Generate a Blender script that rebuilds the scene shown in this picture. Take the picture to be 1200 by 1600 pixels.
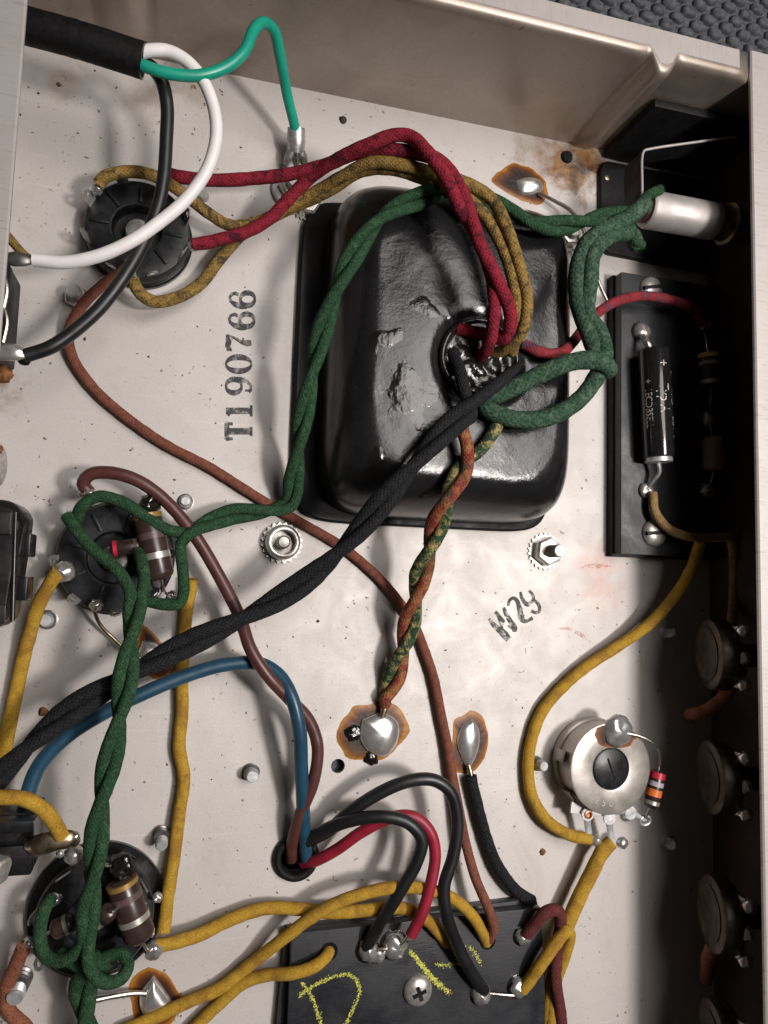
import bpy, bmesh, math, random
from mathutils import Vector, Matrix
from mathutils.noise import noise as pnoise
random.seed(7)
PI = math.pi
for o in list(bpy.data.objects): bpy.data.objects.remove(o)
scene = bpy.context.scene
C = scene.collection

# ------------------------------------------------------------------ camera
# millimetres in the code, metres in the scene.  The camera stands 225 mm over the chassis floor.
F = 1150.0; NX, NY, ROLL = 285.0, 895.0, 0.03; CAMH = 225.0
_n = Vector((NX - 600, NY - 800, F)).normalized()
_x = Vector((math.cos(ROLL), math.sin(ROLL), 0)); _x = (_x - _n * _x.dot(_n)).normalized()
_y = _n.cross(_x)
_M = Matrix((_x, -_y, -_n))            # camera (x right, y down, z forward) -> world
def P(px, py, z=0.0):
    """pixel of the 1200x1600 photograph at height z (mm) -> world point in mm"""
    d = _M @ Vector((px - 600, py - 800, F)); t = (z - CAMH) / d.z
    return Vector((d.x * t, d.y * t, z))
def S(p):
    """pixels per mm at a world point"""
    c = _M.transposed() @ (Vector(p) - Vector((0, 0, CAMH)))
    return F / c.z
cam = bpy.data.cameras.new('camera'); camo = bpy.data.objects.new('camera', cam); C.objects.link(camo)
cam.sensor_fit = 'VERTICAL'; cam.sensor_height = 36; cam.lens = 36 * F / 1600
cam.clip_start = 0.005; cam.clip_end = 20
R = Matrix(((_M[0][0], -_M[0][1], -_M[0][2]), (_M[1][0], -_M[1][1], -_M[1][2]), (_M[2][0], -_M[2][1], -_M[2][2])))
camo.matrix_world = Matrix.Translation((0, 0, CAMH * .001)) @ R.to_4x4()
scene.camera = camo
scene.render.engine = 'CYCLES'
scene.render.resolution_x = 768; scene.render.resolution_y = 1024
scene.cycles.samples = 128
scene.view_settings.view_transform = 'Standard'; scene.view_settings.look = 'None'
scene.view_settings.gamma = 1; scene.view_settings.use_curve_mapping = False
scene.view_settings.exposure = 0.06

# ------------------------------------------------------------------ light: one lamp over the bench, dim room
w = bpy.data.worlds.new('World'); scene.world = w; w.use_nodes = True
bg = w.node_tree.nodes['Background']; bg.inputs[0].default_value = (1.0, 0.93, 0.86, 1); bg.inputs[1].default_value = 0.026
def area(name, loc, target, size, power, col):
    l = bpy.data.lights.new(name, 'AREA'); l.shape = 'DISK'; l.size = size; l.energy = power; l.color = col
    o = bpy.data.objects.new(name, l); C.objects.link(o)
    o.location = loc; d = Vector(target) - Vector(loc); o.rotation_euler = d.to_track_quat('-Z', 'Y').to_euler()
    return o
area('bench_lamp', (0.262, -0.030, 0.500), (0.06, 0.0, 0.0), 0.07, 2.05, (1.0, 0.935, 0.89))
area('ceiling_lamp', (0.290, 0.190, 0.640), (0.06, 0.03, 0.0), 0.40, 2.75, (1.0, 0.945, 0.905))

# ------------------------------------------------------------------ materials
def node_mat(name):
    m = bpy.data.materials.new(name); m.use_nodes = True
    nt = m.node_tree; b = nt.nodes['Principled BSDF']
    return m, nt, b
def N(nt, t, **kw):
    n = nt.nodes.new(t)
    for k, v in kw.items(): setattr(n, k, v)
    return n
def ramp(nt, src, stops, interp='LINEAR'):
    r = N(nt, 'ShaderNodeValToRGB'); r.color_ramp.interpolation = interp
    e = r.color_ramp.elements
    while len(e) < len(stops): e.new(0.5)
    for i, (p, c) in enumerate(stops):
        e[i].position = p; e[i].color = (c, c, c, 1) if not isinstance(c, (tuple, list)) else (*c, 1)
    nt.links.new(src, r.inputs[0]); return r.outputs[0]
def noise(nt, scale, detail=4, rough=.55, dist=0, vec=None):
    n = N(nt, 'ShaderNodeTexNoise'); n.inputs['Scale'].default_value = scale; n.inputs['Detail'].default_value = detail
    n.inputs['Roughness'].default_value = rough; n.inputs['Distortion'].default_value = dist
    if vec is None:
        tc = N(nt, 'ShaderNodeTexCoord'); vec = tc.outputs['Object']
    nt.links.new(vec, n.inputs['Vector']); return n.outputs[0]
def mixc(nt, fac, a, b, blend='MIX'):
    m = N(nt, 'ShaderNodeMix', data_type='RGBA', blend_type=blend)
    for s, v in ((m.inputs[0], fac), (m.inputs[6], a), (m.inputs[7], b)):
        if hasattr(v, 'links'): nt.links.new(v, s)
        elif isinstance(v, (int, float)): s.default_value = v if s == m.inputs[0] else (v, v, v, 1)
        else: s.default_value = (*v, 1)
    return m.outputs[2]
def math_(nt, op, a, b=None, c=None):
    m = N(nt, 'ShaderNodeMath', operation=op)
    for i, v in enumerate((a, b, c)):
        if v is None: continue
        if hasattr(v, 'links'): nt.links.new(v, m.inputs[i])
        else: m.inputs[i].default_value = v
    return m.outputs[0]
def bump(nt, b, h, strength=.3, dist=.0003):
    bp = N(nt, 'ShaderNodeBump'); bp.inputs['Strength'].default_value = strength; bp.inputs['Distance'].default_value = dist
    nt.links.new(h, bp.inputs['Height']); nt.links.new(bp.outputs[0], b.inputs['Normal'])
def worldpos(nt):
    return N(nt, 'ShaderNodeNewGeometry').outputs['Position']

MATS = {}
def simple(name, col, rough=.5, metal=0.0, var=.15, scale=400, bmp=.15, spec=.5, coat=0):
    m, nt, b = node_mat(name)
    f = noise(nt, scale)
    d = tuple(max(0, c * (1 - var * 1.6)) for c in col); l = tuple(min(1, c * (1 + var)) for c in col)
    nt.links.new(ramp(nt, f, [(.3, d), (.7, l)]), b.inputs['Base Color'])
    f2 = noise(nt, scale * .35, 3)
    nt.links.new(ramp(nt, f2, [(.3, max(.03, rough * .8)), (.7, min(1, rough * 1.25))]), b.inputs['Roughness'])
    b.inputs['Metallic'].default_value = metal
    b.inputs['Specular IOR Level'].default_value = spec
    if coat: b.inputs['Coat Weight'].default_value = coat; b.inputs['Coat Roughness'].default_value = .08
    if bmp: bump(nt, b, noise(nt, scale * 2.2, 5), bmp, .0002)
    MATS[name] = m; return m

def cloth(name, c1, c2, c3=None, fleck=700, thr=(.42, .62), rough=.9, braid=.5, sheen=.0, bc=.10):
    """braided cotton insulation: braid relief from the wire's own uv, mottled colour"""
    m, nt, b = node_mat(name)
    uv = N(nt, 'ShaderNodeUVMap'); sep = N(nt, 'ShaderNodeSeparateXYZ'); nt.links.new(uv.outputs[0], sep.inputs[0])
    u, v = sep.outputs[0], sep.outputs[1]
    a1 = math_(nt, 'SINE', math_(nt, 'MULTIPLY', math_(nt, 'ADD', u, v), 2 * PI * 9))
    a2 = math_(nt, 'SINE', math_(nt, 'MULTIPLY', math_(nt, 'SUBTRACT', u, v), 2 * PI * 9))
    br = math_(nt, 'MAXIMUM', a1, a2)
    fn = noise(nt, 2600, 3)
    h = math_(nt, 'ADD', math_(nt, 'MULTIPLY', br, .35), math_(nt, 'MULTIPLY', fn, 1.1))
    f = noise(nt, fleck, 5, .65, .4)
    col = ramp(nt, f, [(thr[0], c1), (thr[1], c2)])
    if c3:
        f3 = noise(nt, fleck * .45, 4, .6, .8)
        col = mixc(nt, ramp(nt, f3, [(.52, 0.), (.64, 1.)]), col, c3)
    dk = ramp(nt, math_(nt, 'ADD', math_(nt, 'MULTIPLY', br, bc), math_(nt, 'MULTIPLY', fn, .8)), [(.12, .42), (.52, 1.12)])
    col = mixc(nt, 1.0, col, dk, 'MULTIPLY')
    nt.links.new(col, b.inputs['Base Color'])
    b.inputs['Roughness'].default_value = rough; b.inputs['Specular IOR Level'].default_value = .25
    b.inputs['Sheen Weight'].default_value = sheen; b.inputs['Sheen Roughness'].default_value = .5
    bump(nt, b, h, braid, .0004)
    MATS[name] = m; return m

# chassis floor plate: dull cadmium / zinc plating, specks, pits, rust in the corner
def make_floor_mat():
    m, nt, b = node_mat('plated_steel_floor'); pos = worldpos(nt)
    big = noise(nt, 14, 4, .5, .3, pos); mid = noise(nt, 90, 6, .6, .6, pos); fine = noise(nt, 1500, 3, .6, 0, pos)
    col = ramp(nt, big, [(.3, (.52, .490, .468)), (.7, (.60, .572, .552))])
    col = mixc(nt, ramp(nt, mid, [(.35, .0), (.75, .35)]), col, (.48, .445, .42))
    col = mixc(nt, ramp(nt, fine, [(.3, .22), (.62, .0)]), col, (.36, .33, .305))
    # small brown specks and pits
    sp = noise(nt, 520, 2, .5, 1.2, pos)
    zone = noise(nt, 26, 3, .5, 0, pos)
    spm = math_(nt, 'MULTIPLY', ramp(nt, sp, [(.70, 0.), (.735, 1.)]), ramp(nt, zone, [(.40, .15), (.62, 1.)]))
    col = mixc(nt, spm, col, (.13, .085, .055))
    vor = N(nt, 'ShaderNodeTexVoronoi'); vor.inputs['Scale'].default_value = 210; nt.links.new(pos, vor.inputs['Vector'])
    pit = math_(nt, 'MULTIPLY', ramp(nt, vor.outputs['Distance'], [(.05, 1.), (.11, 0.)]), ramp(nt, noise(nt, 160, 2, .5, 0, pos), [(.52, 0.), (.56, 1.)]))
    col = mixc(nt, math_(nt, 'MULTIPLY', pit, .75), col, (.10, .075, .06))
    for ang, k in ((.5, .30), (-.9, .22), (1.35, .18)):
        mp = N(nt, 'ShaderNodeMapping'); mp.inputs['Rotation'].default_value = (0, 0, ang); mp.inputs['Scale'].default_value = (1, 60, 1); nt.links.new(pos, mp.inputs[0])
        sc = noise(nt, 22, 3, .6, .15, mp.outputs[0])
        col = mixc(nt, math_(nt, 'MULTIPLY', ramp(nt, sc, [(.66, 0.), (.70, 1.)]), k), col, (.72, .69, .66))
    sm = noise(nt, 38, 5, .7, 1.5, pos)
    col = mixc(nt, ramp(nt, sm, [(.55, 0.), (.72, .30)]), col, (.40, .355, .315))
    # rust bloom in the corner by the end wall
    def near(pt, r0, r1):
        d = N(nt, 'ShaderNodeVectorMath', operation='DISTANCE'); nt.links.new(pos, d.inputs[0]); d.inputs[1].default_value = (pt.x * .001, pt.y * .001, 0)
        dd = math_(nt, 'ADD', d.outputs['Value'], math_(nt, 'MULTIPLY', math_(nt, 'SUBTRACT', noise(nt, 130, 6, .65, .5, pos), .5), .03))
        return ramp(nt, math_(nt, 'DIVIDE', math_(nt, 'SUBTRACT', dd, r0), r1 - r0), [(0., 1.), (1., 0.)])
    rn = noise(nt, 300, 6, .7, .6, pos)
    rc = ramp(nt, rn, [(.35, (.12, .05, .02)), (.6, (.33, .17, .06)), (.75, (.45, .30, .16))])
    for (px, py, a, c, k) in ((905, 240, .0, .014, 1.0), (845, 240, .0, .012, .75), (880, 272, .0, .008, .85), (922, 262, 0., .009, .95), (915, 300, 0., .005, .7), (235, 150, 0., .009, .35), (305, 145, 0., .007, .3), (6, 600, 0, .006, .5), (100, 120, 0, .007, .3)):
        col = mixc(nt, math_(nt, 'MULTIPLY', near(P(px, py), a, c), k), col, rc)
    # red crayon smears
    for (px, py, r, k) in ((935, 885, .011, .28), (945, 925, .010, .18)):
        col = mixc(nt, math_(nt, 'MULTIPLY', near(P(px, py), .001, r), k), col, (.62, .25, .18))
    nt.links.new(col, b.inputs['Base Color'])
    b.inputs['Metallic'].default_value = .18
    nt.links.new(ramp(nt, mid, [(.3, .46), (.7, .62)]), b.inputs['Roughness'])
    b.inputs['Specular IOR Level'].default_value = .35
    bump(nt, b, math_(nt, 'ADD', math_(nt, 'MULTIPLY', fine, .5), math_(nt, 'SUBTRACT', mid, math_(nt, 'MULTIPLY', pit, 1.5))), .24, .00025)
    MATS['floor'] = m
make_floor_mat()
def make_wall_mat():
    m, nt, b = node_mat('plated_steel_wall'); pos = worldpos(nt)
    mid = noise(nt, 45, 6, .6, .8, pos); fine = noise(nt, 1200, 3, .6, 0, pos)
    col = ramp(nt, mid, [(.3, (.27, .222, .185)), (.7, (.40, .342, .298))])
    col = mixc(nt, ramp(nt, fine, [(.3, .25), (.6, 0.)]), col, (.22, .18, .15))
    sp = noise(nt, 420, 2, .5, 1., pos)
    col = mixc(nt, ramp(nt, sp, [(.72, 0.), (.75, .8)]), col, (.12, .08, .05))
    nt.links.new(col, b.inputs['Base Color']); b.inputs['Metallic'].default_value = .55
    nt.links.new(ramp(nt, mid, [(.3, .34), (.7, .5)]), b.inputs['Roughness'])
    bump(nt, b, math_(nt, 'ADD', math_(nt, 'MULTIPLY', fine, .4), mid), .18, .0003)
    MATS['wall'] = m
make_wall_mat()
def make_lip_mat(key, sc_):
    m, nt, b = node_mat('brushed_rim'); pos = worldpos(nt)
    mp = N(nt, 'ShaderNodeMapping'); mp.inputs['Scale'].default_value = sc_; nt.links.new(pos, mp.inputs[0])
    sc = noise(nt, 120, 5, .65, .3, mp.outputs[0]); mid = noise(nt, 60, 5, .6, .4, pos)
    col = ramp(nt, sc, [(.28, (.37, .34, .325)), (.45, (.52, .49, .47)), (.75, (.60, .57, .55))])
    col = mixc(nt, ramp(nt, mid, [(.45, 0.), (.8, .4)]), col, (.42, .375, .35))
    nt.links.new(col, b.inputs['Base Color']); b.inputs['Metallic'].default_value = .5
    nt.links.new(ramp(nt, sc, [(.3, .55), (.7, .36)]), b.inputs['Roughness'])
    bump(nt, b, sc, .25, .0002)
    MATS[key] = m
make_lip_mat('lip', (1, 9, 1)); make_lip_mat('lip_end', (12, 1, 1))

simple('bakelite', (.012, .013, .015), .36, 0, .4, 500, .18, .45)
simple('black_plastic', (.010, .010, .011), .28, 0, .3, 500, .12, .5)
simple('black_rubber', (.006, .006, .0065), .6, 0, .4, 900, .5, .22)
simple('fibre_board', (.020, .021, .025), .55, 0, .3, 700, .25, .35)
simple('black_paint', (.008, .008, .009), .55, 0, .3, 500, .2, .25)
simple('solder', (.74, .73, .72), .24, .82, .12, 300, .12)
simple('solder_dull', (.52, .50, .48), .36, .75, .25, 500, .35)
simple('steel', (.60, .575, .54), .36, .70, .2, 500, .2)
simple('dark_steel', (.25, .245, .24), .38, .8, .25, 500, .2)
simple('zinc', (.60, .61, .62), .42, .60, .2, 500, .25)
simple('brass_dull', (.42, .35, .24), .38, 1, .3, 400, .2)
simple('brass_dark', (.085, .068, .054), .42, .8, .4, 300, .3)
simple('tinned_wire', (.60, .56, .50), .35, 1, .2, 900, .2)
simple('lamp_metal', (.47, .44, .425), .5, .45, .08, 300, .1)
simple('pot_can', (.46, .43, .395), .36, .7, .12, 250, .12)
simple('copper', (.62, .27, .15), .35, 1, .2, 400, .1)
simple('pvc_white', (.78, .75, .745), .42, 0, .05, 120, .05)
simple('pvc_green', (.007, .30, .205), .42, 0, .10, 120, .05)
simple('pvc_black', (.011, .0115, .013), .38, 0, .2, 200, .10)
simple('pvc_blue', (.014, .060, .105), .38, 0, .15, 200, .06)
simple('pvc_brown', (.085, .028, .024), .42, 0, .15, 200, .06)
simple('pvc_red', (.27, .014, .032), .42, 0, .15, 200, .06)
simple('mat_rubber', (.085, .088, .098), .7, 0, .35, 500, .4, .3)
simple('varnish', (.012, .011, .010), .09, 0, .3, 330, .75, .6)
simple('tar', (.010, .009, .008), .16, 0, .4, 600, .5, .6)
simple('res_brown', (.042, .024, .020), .32, 0, .2, 400, .08)
simple('res_dark', (.030, .018, .016), .30, 0, .2, 400, .08)
simple('band_gold', (.30, .18, .05), .4, .3, .1)
simple('band_yellow', (.75, .50, .06), .4)
simple('band_tan', (.30, .17, .12), .4)
simple('band_silver', (.55, .52, .48), .35, .7, .1)
simple('band_red', (.50, .02, .05), .35)
simple('band_violet', (.42, .36, .42), .35)
simple('band_orange', (.70, .17, .03), .35)
simple('band_maroon', (.095, .058, .055), .35)
simple('cap_body', (.012, .012, .013), .14, 0, .2, 300, .04, .5)
simple('print_silver', (.50, .47, .40), .5, .2, .3, 900)
simple('chalk', (.60, .60, .10), .95, 0, .35, 1500, .3)
simple('debris_brown', (.16, .11, .07), .9, 0, .5, 900)
simple('debris_dark', (.045, .035, .03), .9, 0, .5, 900)
simple('rust_flake', (.20, .075, .02), .8, 0, .5, 900, .5)

def make_fibre():
    m, nt, b = node_mat('fibre_board'); pos = worldpos(nt)
    mp = N(nt, 'ShaderNodeMapping'); mp.inputs['Scale'].default_value = (1, 9, 1); nt.links.new(pos, mp.inputs[0])
    st = noise(nt, 260, 5, .65, .2, mp.outputs[0]); big = noise(nt, 60, 5, .65, .8, pos); d = noise(nt, 1500, 3, .7, 0, pos)
    col = ramp(nt, big, [(.3, (.012, .013, .016)), (.7, (.027, .029, .034))])
    col = mixc(nt, ramp(nt, st, [(.5, 0.), (.8, .5)]), col, (.045, .047, .052))
    col = mixc(nt, ramp(nt, d, [(.66, 0.), (.78, .6)]), col, (.12, .115, .10))
    nt.links.new(col, b.inputs['Base Color']); nt.links.new(ramp(nt, big, [(.35, .36), (.65, .6)]), b.inputs['Roughness'])
    bump(nt, b, math_(nt, 'ADD', st, math_(nt, 'MULTIPLY', d, .4)), .25, .0002)
    MATS['fibre_board'] = m
make_fibre()
cloth('cloth_green', (.010, .034, .016), (.025, .076, .032), (.040, .090, .042), 1300, (.35, .65), .92, .55)
cloth('cloth_green_pale', (.017, .045, .026), (.055, .115, .070), (.080, .125, .082), 900, (.4, .68))
cloth('cloth_black', (.008, .0085, .010), (.022, .023, .027), None, 1100, (.4, .7), .85, .75)
cloth('cloth_red', (.14, .009, .018), (.27, .016, .032), (.065, .008, .019), 700, (.35, .6))
cloth('cloth_red_plain', (.28, .012, .028), (.38, .018, .040), None, 500, (.35, .6))
cloth('cloth_dirty_yellow', (.13, .082, .026), (.30, .19, .050), (.060, .042, .022), 600, (.35, .6))
cloth('cloth_yellow', (.35, .200, .022), (.48, .290, .036), (.31, .165, .026), 300, (.3, .7), .92, .10, 0, .02)
cloth('cloth_tan', (.26, .165, .07), (.36, .24, .11), None, 500)
cloth('cloth_brown', (.135, .045, .030), (.215, .076, .047), None, 500, (.35, .65), .85, .35)
cloth('cloth_orange_brown', (.18, .062, .036), (.27, .100, .058), None, 500, (.35, .65), .85, .35)
cloth('cloth_maroon', (.080, .018, .018), (.13, .032, .030), None, 500, (.35, .65), .85, .35)
cloth('cloth_red_fleck', (.19, .028, .026), (.30, .130, .050), (.055, .060, .030), 380, (.42, .58))
cloth('cloth_green_fleck', (.016, .045, .024), (.36, .285, .11), (.026, .068, .036), 420, (.45, .6))
cloth('cloth_red_blue', (.19, .020, .026), (.27, .032, .036), (.075, .045, .080), 420, (.4, .6))

def make_bell_mat():
    m, nt, b = node_mat('black_enamel'); 
    f = noise(nt, 60, 6, .65, .5); d = noise(nt, 1400, 4, .7); s = noise(nt, 420, 3, .6, 1.)
    col = ramp(nt, f, [(.3, (.007, .007, .008)), (.75, (.018, .018, .020))])
    col = mixc(nt, ramp(nt, d, [(.62, 0.), (.80, .35)]), col, (.13, .125, .12))
    col = mixc(nt, ramp(nt, s, [(.70, 0.), (.76, .5)]), col, (.16, .15, .13))
    nt.links.new(col, b.inputs['Base Color'])
    nt.links.new(ramp(nt, noise(nt, 55, 7, .72, .8), [(.38, .10), (.5, .17), (.64, .27)]), b.inputs['Roughness'])
    b.inputs['Specular IOR Level'].default_value = .5
    bump(nt, b, math_(nt, 'ADD', math_(nt, 'MULTIPLY', d, .25), noise(nt, 160, 6, .65)), .42, .0004)
    MATS['bell'] = m
make_bell_mat()
def make_flux_mat():
    m, nt, b = node_mat('flux_amber')
    at = N(nt, 'ShaderNodeAttribute', attribute_name='rad'); t = at.outputs['Fac']
    f = noise(nt, 420, 5, .65, .6)
    f2 = noise(nt, 150, 3, .5, .3)
    k = math_(nt, 'ADD', math_(nt, 'ADD', t, math_(nt, 'MULTIPLY', math_(nt, 'SUBTRACT', f, .5), .22)), math_(nt, 'MULTIPLY', math_(nt, 'SUBTRACT', f2, .5), .5))
    nt.links.new(ramp(nt, k, [(.42, (.016, .008, .006)), (.66, (.060, .020, .009)), (.84, (.17, .055, .009)), (.97, (.36, .150, .014))]), b.inputs['Base Color'])
    b.inputs['Roughness'].default_value = .42; b.inputs['Specular IOR Level'].default_value = .3
    al = ramp(nt, t, [(.93, 1.), (1.0, .8)]); nt.links.new(al, b.inputs['Alpha'])
    bump(nt, b, f, .25, .0003)
    MATS['flux'] = m
make_flux_mat()
def make_ink_mat(name, col, lo, hi, scale):
    m, nt, b = node_mat(name); pos = worldpos(nt)
    f = noise(nt, scale, 6, .7, .3, pos)
    nt.links.new(ramp(nt, f, [(lo, .0), (hi, .95)]), b.inputs['Alpha'])
    b.inputs['Base Color'].default_value = (*col, 1); b.inputs['Roughness'].default_value = .6
    MATS[name] = m
make_ink_mat('stamp_ink', (.030, .030, .040), .30, .56, 420)
make_ink_mat('stamp_ink_worn', (.028, .026, .024), .33, .55, 450)
make_ink_mat('red_crayon', (.62, .18, .12), .45, .8, 500)

# ------------------------------------------------------------------ mesh helpers (millimetres)
class MB:
    def __init__(s): s.v = []; s.f = []; s.uv = {}; s.rad = {}
    def add(s, verts, faces, uvs=None):
        o = len(s.v); s.v += [Vector(v) for v in verts]
        for i, fc in enumerate(faces):
            if uvs: s.uv[len(s.f)] = uvs[i]
            s.f.append([o + k for k in fc])
        return o
    def box(s, lo, hi, rot=None, ctr=None):
        x0, y0, z0 = lo; x1, y1, z1 = hi
        v = [Vector(p) for p in ((x0,y0,z0),(x1,y0,z0),(x1,y1,z0),(x0,y1,z0),(x0,y0,z1),(x1,y0,z1),(x1,y1,z1),(x0,y1,z1))]
        if rot is not None: v = [rot @ p + (ctr or Vector()) for p in v]
        s.add(v, [(0,3,2,1),(4,5,6,7),(0,1,5,4),(1,2,6,5),(2,3,7,6),(3,0,4,7)])
    def prism(s, poly, z0, z1, top_inset=0):
        n = len(poly); c = sum((Vector((p[0], p[1], 0)) for p in poly), Vector()) / n
        def ins(p, k): q = Vector((p[0], p[1], 0)); d = c - q; return q + d * min(1, k / max(.01, d.length)) if k else q
        v = [Vector((p[0], p[1], z0)) for p in poly]
        if top_inset: v += [Vector((p[0], p[1], z1 - top_inset)) for p in poly]
        v += [Vector((ins(p, top_inset).x, ins(p, top_inset).y, z1)) for p in poly]
        L = len(v) // n; f = [list(range(n))[::-1], [(L - 1) * n + i for i in range(n)]]
        for l in range(L - 1):
            for i in range(n): j = (i + 1) % n; f.append((l*n+i, l*n+j, (l+1)*n+j, (l+1)*n+i))
        s.add(v, f)
    def lathe(s, prof, segs=32, M=None, wob=0):
        """prof: (r, z) list bottom to top; closed with caps where r > 0"""
        M = M or Matrix(); v = []; f = []
        for (r, z) in prof:
            for i in range(segs):
                a = 2 * PI * i / segs; rr = r * (1 + wob * math.sin(3 * a + z))
                v.append(M @ Vector((rr * math.cos(a), rr * math.sin(a), z)))
        for k in range(len(prof) - 1):
            for i in range(segs):
                j = (i + 1) % segs; f.append((k*segs+i, k*segs+j, (k+1)*segs+j, (k+1)*segs+i))
        f.append(list(range(segs))[::-1]); f.append([(len(prof)-1)*segs + i for i in range(segs)])
        s.add(v, f)
    def tube(s, pts, r, sides=12, fuzz=0, taper=None, flat=1.0, uvscale=1.0):
        n = len(pts); pts = [Vector(p) for p in pts]
        T = [(pts[min(i+1, n-1)] - pts[max(i-1, 0)]).normalized() for i in range(n)]
        up = Vector((0, 0, 1)) if abs(T[0].z) < .9 else Vector((1, 0, 0))
        nrm = (up - T[0] * up.dot(T[0])).normalized(); v = []; L = 0; rows = []; frames = []
        for i in range(n):
            nrm = (nrm - T[i] * nrm.dot(T[i])).normalized(); bi = T[i].cross(nrm)
            if i: L += (pts[i] - pts[i-1]).length
            ri = (r[i] if isinstance(r, (list, tuple)) else r)
            for k in range(sides):
                a = 2 * PI * k / sides; v.append(pts[i] + (nrm * math.cos(a) * flat + bi * math.sin(a)) * ri)
            rows.append(L); frames.append((pts[i], nrm.copy(), bi, T[i], ri))
        r0 = r[0] if isinstance(r, (list, tuple)) else r
        f = []; uvs = []
        for i in range(n - 1):
            v0, v1 = rows[i] / (2 * PI * r0) * uvscale, rows[i+1] / (2 * PI * r0) * uvscale
            for k in range(sides):
                j = (k + 1) % sides; f.append((i*sides+k, i*sides+j, (i+1)*sides+j, (i+1)*sides+k))
                u0, u1 = k / sides, (k + 1) / sides; uvs.append(((u0, v0), (u1, v0), (u1, v1), (u0, v1)))
        f.append(list(range(sides))[::-1]); uvs.append(tuple((.5, .5) for _ in range(sides)))
        f.append([(n-1)*sides + k for k in range(sides)]); uvs.append(tuple((.5, .5) for _ in range(sides)))
        s.add(v, f, uvs)
        if fuzz:
            cnt = int(L * fuzz)
            for end, sg in ((0, -1), (-1, 1)):
                p, a1, b1, t, ri = frames[end]
                for _ in range(46):
                    a = random.random() * 2 * PI; d = a1 * math.cos(a) + b1 * math.sin(a); q = p + d * ri * random.uniform(.6, 1.0) - t * sg * .3
                    e = (t * sg + d * random.uniform(-.2, .55) + b1 * random.uniform(-.3, .3)).normalized() * random.uniform(.4, 1.5); wv = d.cross(t) * .07
                    s.add([q - wv, q + wv, q + e], [(0, 1, 2)], [((0, .1), (.1, .1), (.05, .2))])
            for _ in range(cnt):
                p, a1, b1, t, ri = random.choice(frames); a = random.random() * 2 * PI
                d = a1 * math.cos(a) + b1 * math.sin(a)
                q = p + d * ri * .96 + t * random.uniform(-.5, .5)
                e = (d * random.uniform(.25, .9) + t * random.uniform(-1, 1) + d.cross(t) * random.uniform(-1, 1)).normalized() * random.uniform(.25, 1.0)
                wv = t.cross(d).normalized() * .045 + t * .02
                s.add([q - wv, q + wv, q + e], [(0, 1, 2)], [((0, .1), (.1, .1), (.05, .2))])
    def build(s, name, mat, parent=None, smooth=True, bevel=0, angle=40, kind=None):
        lo = Vector([min(v[i] for v in s.v) for i in range(3)]); hi = Vector([max(v[i] for v in s.v) for i in range(3)])
        org = Vector(((lo.x + hi.x) / 2, (lo.y + hi.y) / 2, lo.z))
        me = bpy.data.meshes.new(name)
        me.from_pydata([(v - org) * .001 for v in s.v], [], s.f)
        if s.uv:
            ul = me.uv_layers.new(name='UVMap')
            for p in me.polygons:
                if p.index in s.uv:
                    for li, q in zip(p.loop_indices, s.uv[p.index]): ul.data[li].uv = q
        if s.rad:
            at = me.attributes.new('rad', 'FLOAT', 'POINT')
            for i, x in s.rad.items(): at.data[i].value = x
        bm = bmesh.new(); bm.from_mesh(me); bmesh.ops.recalc_face_normals(bm, faces=bm.faces)
        if bevel:
            es = [e for e in bm.edges if len(e.link_faces) == 2 and e.calc_face_angle(0) > math.radians(35)]
            bmesh.ops.bevel(bm, geom=es, offset=bevel * .001, segments=2, affect='EDGES', profile=.6, clamp_overlap=True)
        for fc in bm.faces: fc.smooth = smooth
        for e in bm.edges:
            if len(e.link_faces) == 2 and e.calc_face_angle(0) > math.radians(angle): e.smooth = False
        bm.to_mesh(me); bm.free()
        me.materials.append(MATS[mat] if isinstance(mat, str) else mat)
        o = bpy.data.objects.new(name, me); C.objects.link(o)
        o['_org'] = tuple(org)
        if parent is not None:
            po = Vector(parent['_org']); o.parent = parent; o.location = (org - po) * .001
        else: o.location = org * .001
        if kind: o['kind'] = kind
        return o
def root(name, org, label, cat, group=None):
    o = bpy.data.objects.new(name, None); o.empty_display_size = .005; C.objects.link(o)
    o.location = Vector(org) * .001; o['_org'] = tuple(org)
    return tag(o, label, cat, group)
def tag(o, label, cat, group=None):
    o['label'] = label; o['category'] = cat
    if group: o['group'] = group
    return o
def axis_matrix(p, d):
    """local z along d, origin p"""
    return Matrix.Translation(Vector(p)) @ Vector(d).to_track_quat('Z', 'Y').to_matrix().to_4x4()
def catmull(pts, step=.8):
    pts = [Vector(p) for p in pts]
    if len(pts) == 2:
        n = max(2, int((pts[1] - pts[0]).length / step)); return [pts[0].lerp(pts[1], i / n) for i in range(n + 1)]
    ext = [pts[0] * 2 - pts[1]] + pts + [pts[-1] * 2 - pts[-2]]; out = []
    for i in range(1, len(ext) - 2):
        p0, p1, p2, p3 = ext[i-1:i+3]
        t0 = 0; t1 = t0 + max(1e-3, (p1-p0).length ** .5); t2 = t1 + max(1e-3, (p2-p1).length ** .5); t3 = t2 + max(1e-3, (p3-p2).length ** .5)
        n = max(2, int((p2 - p1).length / step))
        for k in range(n):
            t = t1 + (t2 - t1) * k / n
            a1 = p0*((t1-t)/(t1-t0)) + p1*((t-t0)/(t1-t0)); a2 = p1*((t2-t)/(t2-t1)) + p2*((t-t1)/(t2-t1)); a3 = p2*((t3-t)/(t3-t2)) + p3*((t-t2)/(t3-t2))
            b1 = a1*((t2-t)/(t2-t0)) + a2*((t-t0)/(t2-t0)); b2 = a2*((t3-t)/(t3-t1)) + a3*((t-t1)/(t3-t1))
            out.append(b1*((t2-t)/(t2-t1)) + b2*((t-t1)/(t2-t1)))
    out.append(pts[-1]); return out
def PX(l): return [P(*p) for p in l]
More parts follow.
